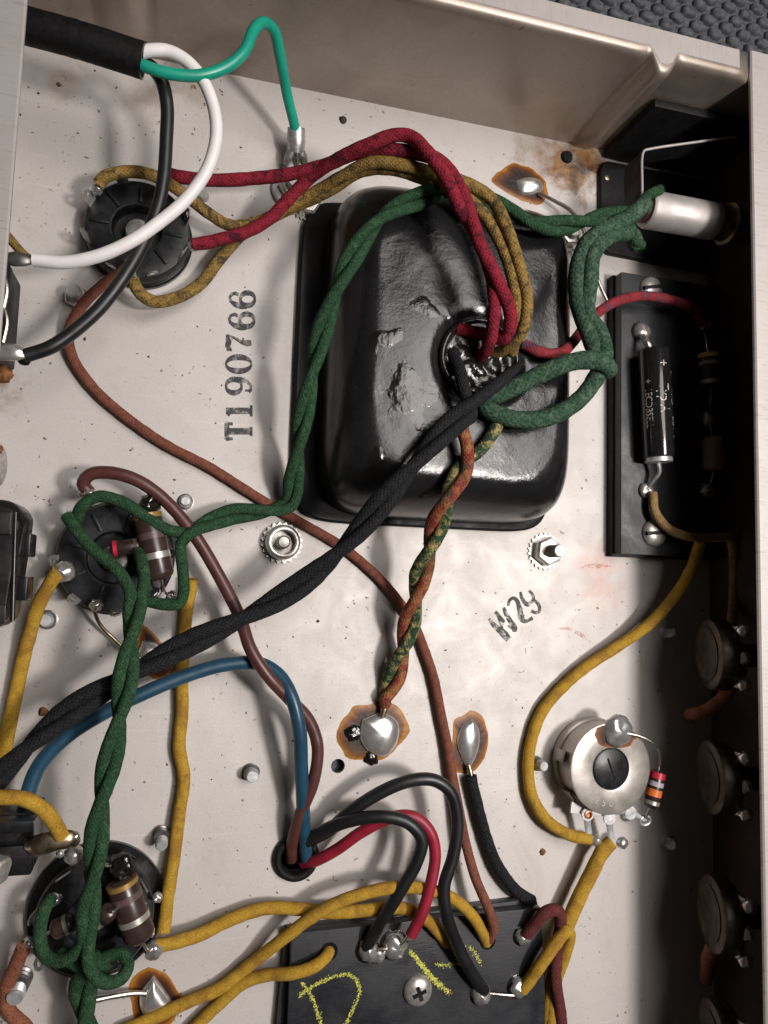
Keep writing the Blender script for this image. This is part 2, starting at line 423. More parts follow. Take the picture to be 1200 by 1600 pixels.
def wire_w(name, label, pts, r, mat, group=None, fuzz=0, sides=12, jit=.03, cat='wire'):
    path = catmull(pts); ph = random.random() * 50
    if fuzz:
        q = len(path); path = [p + Vector((pnoise(Vector((ph, i*.055, 0))), pnoise(Vector((ph, i*.055, 9))), .4*pnoise(Vector((ph, i*.055, 17))))) * (.32 * min(1, i/8, (q-1-i)/8)) for i, p in enumerate(path)]
    rs = [r * (1 + (jit * (1.25 if fuzz else 1)) * 2 * pnoise(Vector((ph, i * .35, 0)))) for i in range(len(path))]
    m = MB(); m.tube(path, rs, sides, fuzz)
    return tag(m.build(name, mat, None, True, 0, 60), label, cat, group)
def wire(name, label, px, dia, mat, group=None, fuzz=0, **kw):
    pts = PX(px); r = dia / 2 / S(pts[len(pts) // 2])
    return wire_w(name, label, pts, r, mat, group, fuzz, **kw)
def twist(px, dia, pitch, phase, which, sep=1.0):
    """one strand of a twisted pair following a centre line"""
    ctr = catmull(PX(px), 1.2); r = dia / 2 / S(ctr[len(ctr) // 2]); out = []; L = 0
    up = Vector((0, 0, 1)); T0 = (ctr[1] - ctr[0]).normalized(); nrm = (up - T0 * up.dot(T0)).normalized()
    for i in range(len(ctr)):
        T = (ctr[min(i+1, len(ctr)-1)] - ctr[max(i-1, 0)]).normalized()
        nrm = (nrm - T * nrm.dot(T)).normalized(); bi = T.cross(nrm)
        if i: L += (ctr[i] - ctr[i-1]).length
        a = 2 * PI * L / pitch + phase + (PI if which else 0)
        if i % 2 == 0: out.append(ctr[i] + (nrm * math.cos(a) + bi * math.sin(a)) * r * sep)
    return out, r
def circle_px(px, py, z, rpx, n=24):
    c = P(px, py, z); r = rpx / S(c); return [(c.x + r * math.cos(2*PI*i/n), c.y + r * math.sin(2*PI*i/n)) for i in range(n)], r

# ================================================================== the setting
XW0, XW1, YW = -62.0, 183.0, 157.0            # rear wall, control-panel wall, end wall (inner faces)
LIPZ = 47.0; LXL, LXR = -42.6, 161.8           # rims bent inwards on both long sides
# woven rubber mat under the chassis: a base sheet with staggered pads
def make_mat():
    m = MB(); zt = -1.7
    m.box((-320, -420, zt - 6), (520, 420, zt - 2.2))
    ang = math.radians(-9); ca, sa = math.cos(ang), math.sin(ang); pu, pv = 8.6, 4.6
    for i in range(-4, 40):
        for j in range(-6, 40):
            u = i * pu + (pu / 2 if j % 2 else 0); v = j * pv
            x = 95 + u * ca - v * sa; y = 166 + u * sa + v * ca
            if y < 167.5 or x > 265 or y > 262: continue
            hx, hy = 3.1 * random.uniform(.9, 1.06), 2.0 * random.uniform(.88, 1.08); jx = random.uniform(-.3, .3)
            vs = []
            for (k, z) in ((1.0, zt - 2.3), (.97, zt - .9), (.75, zt - .1), (.40, zt)):
                for q in range(8):
                    a = 2 * PI * (q + .5) / 8; cx, cy = math.cos(a), math.sin(a)
                    ex = math.copysign(abs(cx) ** .6, cx) * hx * k + jx; ey = math.copysign(abs(cy) ** .6, cy) * hy * k
                    vs.append((x + ex * ca - ey * sa, y + ex * sa + ey * ca, z))
            fs = [[l*8+q, l*8+(q+1)%8, (l+1)*8+(q+1)%8, (l+1)*8+q] for l in range(3) for q in range(8)] + [[24+q for q in range(8)]]
            m.add(vs, fs)
    o = m.build('rubber_mat', 'mat_rubber', None, True, 0, 70); o['kind'] = 'structure'
make_mat()

chassis = root('chassis', (60, 0, -1.6), 'open plated steel amplifier chassis with stamped floor plate and bent rims', 'chassis')
# floor plate with two open holes
HOLES = [(P(528, 1197), 2.15), (P(462, 1338), 5.0)]
def floor_plate():
    bm = bmesh.new()
    def loop(pts):
        vs = [bm.verts.new((p[0], p[1], 0)) for p in pts]
        return [bm.edges.new((vs[i], vs[(i + 1) % len(vs)])) for i in range(len(vs))]
    ed = loop([(XW0, -178), (XW1, -178), (XW1, YW), (XW0, YW)])
    rings = []
    for c, r in HOLES:
        pts = [(c.x + r * math.cos(2*PI*i/28), c.y + r * math.sin(2*PI*i/28)) for i in range(28)]; rings.append(pts); ed += loop(pts)
    bmesh.ops.triangle_fill(bm, use_beauty=True, use_dissolve=False, edges=ed)
    bm.verts.ensure_lookup_table(); bm.verts.index_update()
    m = MB(); vs = [v.co.copy() for v in bm.verts]; fs = [[v.index for v in f.verts] for f in bm.faces]
    m.add(vs, fs)
    m.add([v - Vector((0, 0, 1.5)) for v in vs], [f[::-1] for f in fs]); bm.free()
    for pts in rings:
        n = len(pts); m.add([(p[0], p[1], 0) for p in pts] + [(p[0], p[1], -1.5) for p in pts], [(i, (i+1) % n, n + (i+1) % n, n + i) for i in range(n)])
    return m.build('floor_plate', 'floor', chassis, False)
floor = floor_plate()
def bead(x):
    s = 0
    for c, hw, a in ((130.5, 4.4, 5.0), (-25, 6.5, 2.8)):
        d = abs(x - c) / hw
        if d < 1: s += a * (1 - d ** 3.0) ** 1.2
        elif d < 1.5: s -= .35 * math.sin((d - 1) / .5 * PI)
    return s
def end_wall():
    m = MB(); xs = []
    x = XW0 - 1.5
    while x < XW1 + 1.5:
        xs.append(x); x += .5 if bead(x) or bead(x + 1.2) or bead(x - 1.2) else 3
    xs.append(XW1 + 1.5)
    prof = [(0, -1.5), (0, 1), (0, 12), (0, 24), (0, 36), (0, 43.5)] + [(2.2 - 2.2 * math.cos(t), 44.9 + 2.2 * math.sin(t)) for t in (0, .4, .8, 1.2, PI / 2)] + [(5, 47.1), (8.6, 47.1), (9.1, 46.6), (9.1, 45.8), (5, 45.7), (3, 45.7), (1.6, 44.6), (1.5, 30), (1.5, -1.5)]
    n = len(prof); vs = []
    for x in xs:
        cut = x > 159.6
        for k, (dy, z) in enumerate(prof):
            fade = 1 if dy <= 2.5 else max(0, 1 - (dy - 2.5) / 4)
            if z < 4: fade *= max(.15, z / 4) if z > 0 else .15
            y, zz = dy, z
            if 5 < k < n - 3 and cut: y, zz = min(dy, 1.5), min(z, 45.0)
            if not cut and x > 157.6 and dy > 5: y = dy - (x - 157.6) ** 2 * .5
            vs.append((x, YW + y - bead(x) * fade + .12 * pnoise(Vector((x * .03, z * .05, 3))), zz))
    fs = []
    for i in range(len(xs) - 1):
        for k in range(n - 1): fs.append((i*n+k, (i+1)*n+k, (i+1)*n+k+1, i*n+k+1))
    fs += [list(range(n)), [(len(xs)-1)*n + k for k in range(n)][::-1]]
    m.add(vs, fs); return m.build('end_wall', 'wall', chassis, True, 0, 50)
end_wall()
# end-wall rim is worn bright: a thin ground strip on top of the flange
m = MB(); 
xs = [-63 + 2.0 * i for i in range(111)]
m.add([(x, YW + 2.6 - bead(x) * .95, 47.16) for x in xs] + [(x, YW + 8.5 - (max(0, x - 157.6) ** 2) * .5, 47.16) for x in xs], [(i, i + 1, 111 + i + 1, 111 + i) for i in range(110)])
m.build('worn_rim', 'lip_end', chassis, True)
def side_wall(name, xi, out, lip):
    m = MB(); t = 1.5 * out
    pr = [(xi, -1.5), (xi, 45.0), (lip - .0, 45.4), (lip - .45 * out, 45.8), (lip - .45 * out, 46.6), (lip, LIPZ), (xi + t, LIPZ + .05), (xi + t, -1.5)]
    ys = [-178 + i * 8 for i in range(43)] + [166.5]
    vs = [(x, y, z) for y in ys for (x, z) in pr]; n = len(pr)
    fs = [(i*n+k, i*n+(k+1) % n, (i+1)*n+(k+1) % n, (i+1)*n+k) for i in range(len(ys)-1) for k in range(n)]
    fs += [list(range(n)), [(len(ys)-1)*n+k for k in range(n)][::-1]]
    m.add(vs, fs); return m.build(name, 'lip', chassis, False)
simple('shade_brown', (.055, .036, .028), .5, .2, .3, 90, .15)  # dark brown for the two added sheets, deepens the shade by the panel
m = MB(); m.box((XW1 - .5, -177.5, .3), (XW1 - .03, YW - .3, 44.8)); m.build('panel_shade_sheet', 'shade_brown', chassis, False)  # added dark sheet over the panel wall, cuts light bounced into the shade
m = MB(); m.box((LXR + .9, -177.5, 44.6), (XW1 - .55, YW - .3, 44.95)); m.build('rim_shade_sheet', 'shade_brown', chassis, False)  # added dark sheet below the rim, darkens its shadow zone
side_wall('panel_wall', XW1 + .02, 1, LXR)
side_wall('rear_wall', XW0 - .02, -1, LXL)

# ------------------------------------------------------------------ stamped numbers on the floor plate
def ribbon(m, pts, z=.07):
    """pts: world (x, y, halfwidth)"""
    n = len(pts); vs = []
    for i, (x, y, h) in enumerate(pts):
        a, b = pts[max(0, i-1)], pts[min(n-1, i+1)]; d = Vector((b[0]-a[0], b[1]-a[1]))
        d = d.normalized() if d.length > 1e-6 else Vector((1, 0)); q = Vector((-d.y, d.x)) * h
        vs += [(x + q.x, y + q.y, z), (x - q.x, y - q.y, z)]
    m.add(vs, [(2*i, 2*i+1, 2*i+3, 2*i+2) for i in range(n-1)])
def ell(cx, cy, rx, ry, thin, thick, a0=0, a1=2*PI, n=36):
    return [(cx + rx * math.cos(a0 + (a1-a0)*i/n), cy + ry * math.sin(a0 + (a1-a0)*i/n), thin + (thick-thin) * abs(math.cos(a0 + (a1-a0)*i/n)) ** 1.5) for i in range(n+1)]
GL = {
 'T': [[(.35,.02,.10),(.35,.95,.10)], [(.04,.94,.07),(.66,.94,.07)], [(.05,.98,.05),(.08,.72,.04)], [(.65,.98,.05),(.62,.72,.04)], [(.18,.035,.035),(.52,.035,.035)]],
 '1': [[(.35,.02,.10),(.35,.98,.10)], [(.30,.93,.05),(.16,.84,.03)], [(.14,.035,.035),(.56,.035,.035)]],
 '9': [ell(.34,.68,.25,.29,.03,.085), [(.60,.66,.085),(.58,.40,.075),(.50,.18,.05),(.36,.05,.035),(.20,.05,.04),(.14,.14,.06)], [(.13,.17,.075),(.22,.17,.075)]],
 '0': [ell(.35,.5,.26,.47,.025,.095)],
 '7': [[(.06,.98,.03),(.08,.78,.04)], [(.06,.86,.04),(.20,.93,.08),(.38,.90,.085),(.54,.93,.05),(.64,.98,.02)], [(.63,.95,.025),(.50,.66,.035),(.36,.42,.06),(.32,.22,.105),(.33,.05,.08)]],
 '6': [ell(.36,.29,.235,.265,.035,.085), [(.10,.32,.085),(.10,.52,.10),(.16,.74,.085),(.28,.91,.045),(.42,.95,.035),(.54,.88,.045),(.58,.74,.055),(.52,.62,.05)]],
 '8': [ell(.36,.73,.20,.235,.03,.08), ell(.36,.28,.26,.265,.035,.095)],
}
m = MB()
for ch, yc, dx in (('T', 674, 0), ('1', 642, 0), ('9', 603, 0), ('0', 569, 0), ('7', 535, 1), ('6', 501, 4), ('6', 468, 5)):
    for st in GL[ch]:
        if len(st) == 2:
            a, b = st; st = [(a[0]+(b[0]-a[0])*t/5, a[1]+(b[1]-a[1])*t/5, a[2]+(b[2]-a[2])*t/5) for t in range(6)]
        pts = []
        for (u, v, h) in st:
            q = P(394 + dx - v * 42, yc - (u - .35) * 42); pts.append((q.x, q.y, (h * 1.12 + .012) * 42 / 5.1))
        ribbon(m, pts, .06 + .012 * GL[ch].index(st) if len(st) != 6 else .06 + .011 * len(m.f) / 40)
m.build('stamped_number', 'stamp_ink', floor, False)
m = MB()
def zW(l): return [(740 + x / 8.57, 900 + y / 8.57, h) for (x, y, h) in l]
for k, st in enumerate((
  [(205,570,14),(260,645,24),(330,710,30),(400,770,40),(470,850,34)], [(290,475,18),(330,530,20),(380,590,22),(415,615,14)], [(330,560,10),(360,650,8),(390,700,12)],
  [(400,420,16),(440,520,24),(500,620,28),(545,700,34),(545,750,18)], [(460,660,10),(500,690,16),(560,690,14)],
  [(463,400,14),(480,330,16),(530,295,18),(580,330,22),(605,400,26),(625,490,30),(640,560,34),(680,605,22),(740,590,16),(790,560,20)],
  [(628,210,14),(640,280,18),(680,350,22),(720,380,26),(765,360,18),(800,310,18),(790,250,16),(740,195,14)],
  [(815,325,14),(860,370,18),(885,430,18),(870,480,18),(820,490,16),(770,465,20)])):
    pts = []
    for (x, y, h) in zW(st):
        q = P(x, y); pts.append((q.x, q.y, h / 8.57 / 4.6))
    c = catmull([Vector((p[0], p[1], p[2])) for p in pts], .35)
    ribbon(m, [(q.x, q.y, max(.18, q.z * 1.3)) for q in c], .06 + .01 * k)
m.build('stamped_code', 'stamp_ink_worn', floor, False)
m = MB()
for k, st in enumerate(([(872,982),(890,983),(908,992),(926,1006)], [(902,888),(925,884),(955,885)])):
    c = catmull([P(x, y) for x, y in st], .6); n = len(c)
    ribbon(m, [(q.x, q.y, .65 * math.sin(PI * (i + .3) / (n + .6)) + .1) for i, q in enumerate(c)], .05)
m.build('crayon_mark', 'red_crayon', floor, False)

def text_mesh(body, size):
    cu = bpy.data.curves.new('t', 'FONT'); cu.body = body; cu.size = size; cu.align_x = 'CENTER'; cu.align_y = 'CENTER'; cu.resolution_u = 2
    ob = bpy.data.objects.new('t', cu); C.objects.link(ob); bpy.context.view_layer.update()
    me = bpy.data.meshes.new_from_object(ob.evaluated_get(bpy.context.evaluated_depsgraph_get()))
    v = [x.co.copy() for x in me.vertices]; f = [list(p.vertices) for p in me.polygons]
    bpy.data.objects.remove(ob); bpy.data.curves.remove(cu); bpy.data.meshes.remove(me)
    return v, f

# ================================================================== transformer
def transformer():
    X0, X1, Y0, Y1 = 37.5, 117.8, 18.6, 121.2; cx, cy = (X0+X1)/2, (Y0+Y1)/2; hx, hy = (X1-X0)/2, (Y1-Y0)/2
    t = root('transformer', (cx, cy, 0), 'large black drawn-steel transformer end bell with wires out of its hole', 'transformer')
    def ring(m, ax, ay, z, p, n=120, ox=0, oy=0, fn=None):
        out = []
        for i in range(n):
            a = 2 * PI * i / n; c, s_ = math.cos(a), math.sin(a)
            x = cx + ox + ax * math.copysign(abs(c) ** (2/p), c); y = cy + oy + ay * math.copysign(abs(s_) ** (2/p), s_)
            out.append((x, y, fn(x, y, z) if fn else z))
        return out
    m = MB(); vs = ring(m, 43.6, 51.6, 0, 9, ox=-3.6, oy=-1.6) + ring(m, 43.6, 51.6, 2.4, 9, ox=-3.6, oy=-1.6) + ring(m, 43.0, 51.0, 3.0, 9, ox=-3.6, oy=-1.6); n = 120
    m.add(vs, [(l*n+i, l*n+(i+1)%n, (l+1)*n+(i+1)%n, (l+1)*n+i) for l in range(2) for i in range(n)] + [[2*n+i for i in range(n)]])
    m.build('base_flange', 'black_paint', t)
    hole = P(750, 562, 29)
    def top(x, y, z):
        d = (Vector((x, y)) - hole.xy).length
        z += .55 * pnoise(Vector((x * .045, y * .045, 1))) + .10 * pnoise(Vector((x * .2, y * .2, 4)))
        if d < 15: z -= 3.2 * (1 - (d / 15) ** 4)
        e = (x - 108) * .8 - (y - 92) * .5              # dented crease by the free corner
        if abs(e) < 5 and y > 62: z -= .8 * (1 - abs(e) / 5) * min(1, (y - 62) / 15)
        return z
    m = MB(); vs = []; rows = 0
    spec = []
    for (ins, z, p) in ((0, 1.7, 6.8), (.25, 6, 6.8), (.8, 12, 6.8), (1.7, 16.5, 6.7), (3.2, 20.5, 6.6), (5.2, 23.8, 6.4), (7.0, 26.0, 6.2), (8.4, 27.4, 6.1), (9.6, 28.2, 6.0), (10.8, 28.7, 5.9), (12.4, 28.95, 5.7), (14.5, 29.0, 5.6)):
        spec.append((1 - ins / hx, 1 - ins / hy, z, p))
    sx, sy = spec[-1][0], spec[-1][1]
    for k in range(1, 18):
        q = 1 - k / 18; spec.append((sx * q, sy * q, 29 + 1.0 * (1 - q * q), 5.5 - 3.2 * k / 18))
    for (ax, ay, z, p) in spec:
        vs += ring(m, hx * ax, hy * ay, z, p, n, fn=(top if z > 28.7 else None)); rows += 1
    vs.append((cx, cy, top(cx, cy, 30.2))); last = len(vs) - 1
    fs = [(l*n+i, l*n+(i+1)%n, (l+1)*n+(i+1)%n, (l+1)*n+i) for l in range(rows-1) for i in range(n)]
    fs += [((rows-1)*n+i, (rows-1)*n+(i+1)%n, last) for i in range(n)]
    m.add(vs, fs); vs_bell, fs_bell = [Vector(v) for v in vs], fs; bell = m.build('end_bell', 'bell', t, True, 0, 75)
    # rolled lip of the wire hole
    m = MB(); pr = [(hole.x + 11.8 * math.cos(2*PI*i/48), hole.y + 11.6 * math.sin(2*PI*i/48), 29.5 + .25 * math.sin(i * .7) - .9 * max(0, math.cos(2*PI*i/48 + .3))) for i in range(49)]
    m.tube(pr, .75, 10); m.build('hole_rim', 'varnish', bell)
    # pitch filling the hole
    m = MB(); nn = 40; rr = 12; vs = [(hole.x, hole.y, 28.6)]; fs = []
    for k in range(1, rr + 1):
        for i in range(nn):
            a = 2*PI*i/nn; r = 11.6 * k / rr; x, y = hole.x + r*math.cos(a), hole.y + r*math.sin(a)
            vs.append((x, y, 28.7 + 1.3 * pnoise(Vector((x*.28, y*.28, 0))) + 1.0 * pnoise(Vector((x*.9, y*.9, 5))) + (.6 if k < rr else 0)))
    fs = [(0, 1+i, 1+(i+1)%nn) for i in range(nn)] + [(1+(k-1)*nn+i, 1+k*nn+i, 1+k*nn+(i+1)%nn, 1+(k-1)*nn+(i+1)%nn) for k in range(1, rr) for i in range(nn)]
    m.add(vs, fs); m.build('pitch_filling', 'tar', bell, True, 0, 180)
    # runs of old varnish on the top, laid on the bell's own surface
    from mathutils.bvhtree import BVHTree
    bv = BVHTree.FromPolygons(vs_bell, fs_bell)
    def patch(shapes, h, step, seed):
        def mask(x, y):
            k = -9
            for (px, py, rx, ry, ang) in shapes:
                c = P(px, py, 30); dx, dy = x - c.x, y - c.y; u, v = dx*math.cos(ang) + dy*math.sin(ang), -dx*math.sin(ang) + dy*math.cos(ang)
                k = max(k, 1 - math.hypot(u / rx, v / ry))
            return k + .45 * pnoise(Vector((x*.20, y*.20, seed))) + .14 * pnoise(Vector((x*.7, y*.7, seed + 3)))
        cs = [P(q[0], q[1], 30) for q in shapes]; R_ = max(max(q[2], q[3]) for q in shapes) * 1.6
        x0, x1 = min(c.x for c in cs) - R_, max(c.x for c in cs) + R_; y0, y1 = min(c.y for c in cs) - R_, max(c.y for c in cs) + R_
        nx, ny = int((x1-x0)/step), int((y1-y0)/step); idx = {}; V = []; Fc = []; m = MB()
        def vert(i, j):
            if (i, j) in idx: return idx[i, j]
            x, y = x0 + i*step, y0 + j*step; k = mask(x, y); hit = bv.ray_cast(Vector((x, y, 60)), Vector((0, 0, -1)))[0]
            zz = hit.z if hit else 20; t_ = max(0, min(1, (k + .04) / .9)); t_ = t_*t_*(3 - 2*t_)
            V.append((x, y, zz - .10 + (h + .1) * t_ * (.62 + .75 * pnoise(Vector((x*.13, y*.13, seed))) + .10 * pnoise(Vector((x*.5, y*.5, seed)))) + .10 * t_)); idx[i, j] = len(V) - 1; return idx[i, j]
        for i in range(nx):
            for j in range(ny):
                if min(mask(x0 + (i+a)*step, y0 + (j+b)*step) for a in (0, 1) for b in (0, 1)) > -.06: Fc.append((vert(i, j), vert(i+1, j), vert(i+1, j+1), vert(i, j+1)))
        m.add(V, Fc); m.build('varnish_run', 'varnish', bell, True, 0, 180)
    for k_, (px, py, rx, ry, an) in enumerate(((665, 480, 8, 3.6, -.25), (605, 525, 7, 4, .5), (640, 615, 10, 11, .3), (588, 722, 4, 6, .1))):
        patch([(px, py, rx, ry, an)], .22, .4, 2.0 + 3 * k_)
transformer()

# ================================================================== tube sockets
def ring_tab(m, c, ang, r, z0, h, w_=2.6, t=.45, lean=.25, hole=True):
    """upright solder tag with an eye"""
    d = Vector((math.cos(ang), math.sin(ang), 0)); s_ = Vector((-d.y, d.x, 0)); b = Vector((c.x, c.y, z0)) + d * r
    up = (Vector((0, 0, 1)) + d * lean).normalized(); nrm = up.cross(s_)
    def q(u, v, k): return b + s_ * u + up * v + nrm * (k * t / 2)
    o = [(-w_/2, 0), (w_/2, 0), (w_/2, h*.62), (w_*.38, h*.86), (0, h), (-w_*.38, h*.86), (-w_/2, h*.62)]
    if not hole:
        n = len(o); m.add([q(u, v, -1) for u, v in o] + [q(u, v, 1) for u, v in o], [list(range(n))[::-1], [n+i for i in range(n)]] + [(i, (i+1)%n, n+(i+1)%n, n+i) for i in range(n)]); return
    hc = h * .66; inn = [(w_*.24*math.cos(a), hc + h*.17*math.sin(a)) for a in [(-PI/2 - .9), (-PI/2 + .9), -.2, .55, PI/2, PI-.55, PI+.2]]
    n = 7; V = [q(u, v, -1) for u, v in o] + [q(u, v, -1) for u, v in inn] + [q(u, v, 1) for u, v in o] + [q(u, v, 1) for u, v in inn]
    F_ = []
    for i in range(n):
        j = (i+1) % n; F_ += [(i, n+i, n+j, j), (2*n+i, 2*n+j, 3*n+j, 3*n+i), (i, j, 2*n+j, 2*n+i), (n+i, 3*n+i, 3*n+j, n+j)]
    m.add(V, F_)
def socket(px, py, Rm, rot, label, lugs, z=0, flange=1.0, digits=True):
    c = P(px, py, 0); t = root('tube_socket', (c.x, c.y, 0), label, 'socket', 'octal tube sockets on the chassis floor')
    T = Matrix.Translation((c.x, c.y, 0))
    m = MB(); m.lathe([(Rm*flange, 0), (Rm*flange, 1.4), (Rm*flange*.97, 1.9), (Rm*.90, 2.0)], 56, T); m.build('base_flange', 'black_plastic', t)
    m = MB(); m.lathe([(Rm*.95, 1.9), (Rm*.95, 6.2), (Rm*.92, 6.9), (Rm*.80, 7.2), (Rm*.50, 7.5), (Rm*.46, 7.4), (Rm*.44, 7.0), (Rm*.43, 3.0), (.01, 2.9)], 56, T)
    body = m.build('socket_body', 'bakelite', t)
    for k in range(8):
        a = rot + PI/8 + k * PI/4; m = MB()
        rm = Matrix.Rotation(a, 3, 'Z'); m.box((Rm*.50, -.42, 6.6), (Rm*.82, .42, 8.1), rm, Vector((c.x, c.y, 0)))
        m.build('rib', 'bakelite', body, True, .15)
        if digits:
            v, f = text_mesh(str(k + 1), 3.0); a2 = rot + k * PI/4; m = MB()
            rm = Matrix.Rotation(a2 - PI/2, 3, 'Z'); m.add([rm @ Vector((q.x, q.y + Rm*.66, 0)) + Vector((c.x, c.y, 7.42)) for q in v], f)
            m.build('pin_number', 'bakelite', body, False)
    m = MB(); m.lathe([(Rm*.24, 2.9), (Rm*.24, 5.6), (Rm*.21, 6.2), (Rm*.10, 6.3), (.01, 6.3)], 28, T); m.build('centre_post', 'solder_dull', t)
    for k in lugs:
        m = MB(); ring_tab(m, c, rot + k * PI/4, Rm*.88, 6.0, 6.8, 3.2, .45, .25); m.build('lug', 'steel' if k % 2 else 'solder_dull', t, True, 0, 30)
    return t
sA = socket(217, 374, 15.6, .35, 'black octal socket under the loops of white and black power cord wires', range(8))
sB = socket(182, 872, 16.2, .1, 'black octal socket with one brown resistor beneath knotted green wires, nearest the transformer', range(8))
sC = socket(152, 1418, 16.0, .6, 'black octal socket in a wide round flange beside the terminal spoon of the jack', range(8), flange=1.13)

# ================================================================== resistors
def resistor(name, label, a, b, r, bodymat, bands, leads, group=None, taper=True):
    a, b = P(*a), P(*b); L = (b - a).length; M_ = axis_matrix(a, b - a)
    t = root(name, a + Vector((0, 0, -r)), label, 'resistor', group)
    m = MB(); m.lathe([(r*.55, 0), (r*.9, .25*r), (r, .5*r), (r*1.0, L-.5*r), (r*.9, L-.25*r), (r*.55, L)], 28, M_); body = m.build('body', bodymat, t)
    for (p0, p1, mt) in bands:
        m = MB(); m.lathe([(r*1.0, L*p0-.03), (r*1.018, L*p0), (r*1.018, L*p1), (r*1.0, L*p1+.03)], 28, M_); m.build('colour_band', mt, body)
    for ld in leads:
        m = MB(); m.tube(catmull([a.lerp(b, .02) if ld[0] == 'a' else a.lerp(b, .98)] + PX(ld[1:]), .4), .42, 8); m.build('lead', 'tinned_wire', t)
    return t
resistor('carbon_resistor', 'thick brown carbon resistor with pale band across the socket by the transformer', (229, 800, 14), (252, 906, 14), 3.8, 'res_brown',
    [(.03, .10, 'band_gold'), (.30, .40, 'band_maroon'), (.60, .69, 'band_silver')], [('a', (224, 785, 12), (222, 780, 9)), ('b', (256, 922, 12), (262, 930, 9))])
resistor('carbon_resistor', 'thick brown carbon resistor with pale band beside the yellow wire joint', (189, 1374, 15), (221, 1470, 15), 4.0, 'res_brown',
    [(.03, .10, 'band_gold'), (.22, .32, 'band_maroon'), (.58, .67, 'band_silver')], [('a', (186, 1362, 13), (190, 1350, 9)), ('b', (230, 1484, 12), (238, 1488, 8))])
resistor('small_resistor', 'small dark resistor with a red band in the socket centre', (172, 858, 13), (222, 852, 13), 2.2, 'res_dark',
    [(.10, .22, 'band_red'), (.75, .85, 'band_maroon')], [('a', (160, 862, 12), (150, 870, 9)), ('b', (232, 850, 12), (240, 860, 10))])
resistor('small_resistor', 'small brown resistor with a silver band tucked under green wires', (80, 1455, 14), (118, 1438, 14), 2.5, 'res_brown',
    [(.55, .70, 'band_silver')], [('a', (72, 1460, 12), (68, 1466, 8)), ('b', (128, 1430, 13), (140, 1425, 9))])
resistor('small_resistor', 'small brown resistor standing beside the thick banded resistor', (165, 1432, 9), (170, 1424, 18), 2.3, 'res_brown',
    [], [('a', (164, 1434, 8), (162, 1436, 6)), ('b', (176, 1424, 20), (182, 1420, 19), (188, 1414, 16))])
def blob(name, mat, c, r, sz=1.0, parent=None, seed=0, n=14, lump=.25, label=None, cat=None, group=None):
    m = MB(); vs = []; K = 9
    for k in range(K + 1):
        th = PI * k / K
        for i in range(n):
            a = 2*PI*i/n; d = Vector((math.sin(th)*math.cos(a), math.sin(th)*math.sin(a), math.cos(th)))
            rr = r * (1 + lump * pnoise(d * 1.7 + Vector((seed, seed*2, 0)))); vs.append(Vector(c) + Vector((d.x*rr, d.y*rr, d.z*rr*sz)))
    m.add(vs, [(k*n+i, k*n+(i+1)%n, (k+1)*n+(i+1)%n, (k+1)*n+i) for k in range(K) for i in range(n)])
    o = m.build(name, mat, parent, True, 0, 180)
    if label: tag(o, label, cat, group)
    return o

# ================================================================== solder joints on the floor
def solder_joint(label, out, h, flux, peak=None, fl_z=.10, burnt=None):
    pts = [P(x, y) for x, y in out]; c = sum(pts, Vector()) / len(pts)
    t = root('solder_joint', (c.x, c.y, 0), label, 'solder joint')
    # flux
    fp = catmull([P(x, y) for x, y in flux] + [P(*flux[0])], .7)[:-1]; fc = sum(fp, Vector()) / len(fp)
    m = MB(); n = len(fp); vs = []; K = 6
    for k in range(K + 1):
        q = .15 + .85 * k / K
        for p in fp:
            d = (p - fc) * q; w_ = 1 + (.10 * pnoise(Vector((p.x*.25, p.y*.25, 2))) + .02 * pnoise(Vector((p.x*.9, p.y*.9, 6)))) * q
            x = fc + d * w_; m.rad[len(vs)] = k / K; vs.append((x.x, x.y, fl_z + (.16 if k < K else 0) + (.10 * pnoise(Vector((x.x, x.y, 0))) if k < K else 0)))
    m.add(vs, [(k*n+i, k*n+(i+1)%n, (k+1)*n+(i+1)%n, (k+1)*n+i) for k in range(K) for i in range(n)] + [list(range(n))])
    m.build('flux', 'flux', t, True, 0, 180)
    sp = catmull(pts + [pts[0]], .7)[:-1]; n = len(sp); K = 8; vs = []; pk = P(*peak) if peak else c
    for k in range(K + 1):
        a = PI/2 * k / K; q = math.cos(a)
        for p in sp:
            b = pk.lerp(p, q); vs.append((b.x, b.y, .1 + h * math.sin(a) ** .9))
    m = MB(); m.add(vs, [(k*n+i, k*n+(i+1)%n, (k+1)*n+(i+1)%n, (k+1)*n+i) for k in range(K) for i in range(n)])
    m.build('solder', 'solder', t, True, 0, 180)
    if burnt:
        for i, (x, y, r) in enumerate(burnt): blob('burnt_flux', 'tar', P(x, y, .3), r, .32, t, i + 3, 18, .6)
    return t
solder_joint('bright solder blob in burnt flux where the red and green twisted wires end', [(565,1122),(598,1112),(622,1128),(620,1160),(600,1182),(572,1172),(560,1150)], 3.0,
    [(552,1105),(580,1097),(612,1098),(632,1120),(640,1142),(622,1165),(600,1186),(575,1188),(545,1182),(526,1155),(534,1125)], (596,1148), burnt=[(580,1184,2.2),(552,1146,2.4)])
solder_joint('narrow lens-shaped solder blob where the short black cloth wire begins', [(738,1122),(748,1140),(748,1165),(740,1188),(731,1200),(718,1180),(713,1155),(722,1132)], 2.2,
    [(735,1112),(755,1122),(763,1150),(756,1185),(740,1205),(722,1212),(708,1195),(706,1160),(712,1125)], (732,1158))
solder_joint('small solder blob in brown flux beside the transformer near the end wall', [(805,283),(822,278),(843,283),(848,296),(832,305),(812,302)], 1.8,
    [(778,268),(800,256),(830,264),(852,285),(856,305),(845,320),(812,312),(786,298),(770,282)], (832,290))
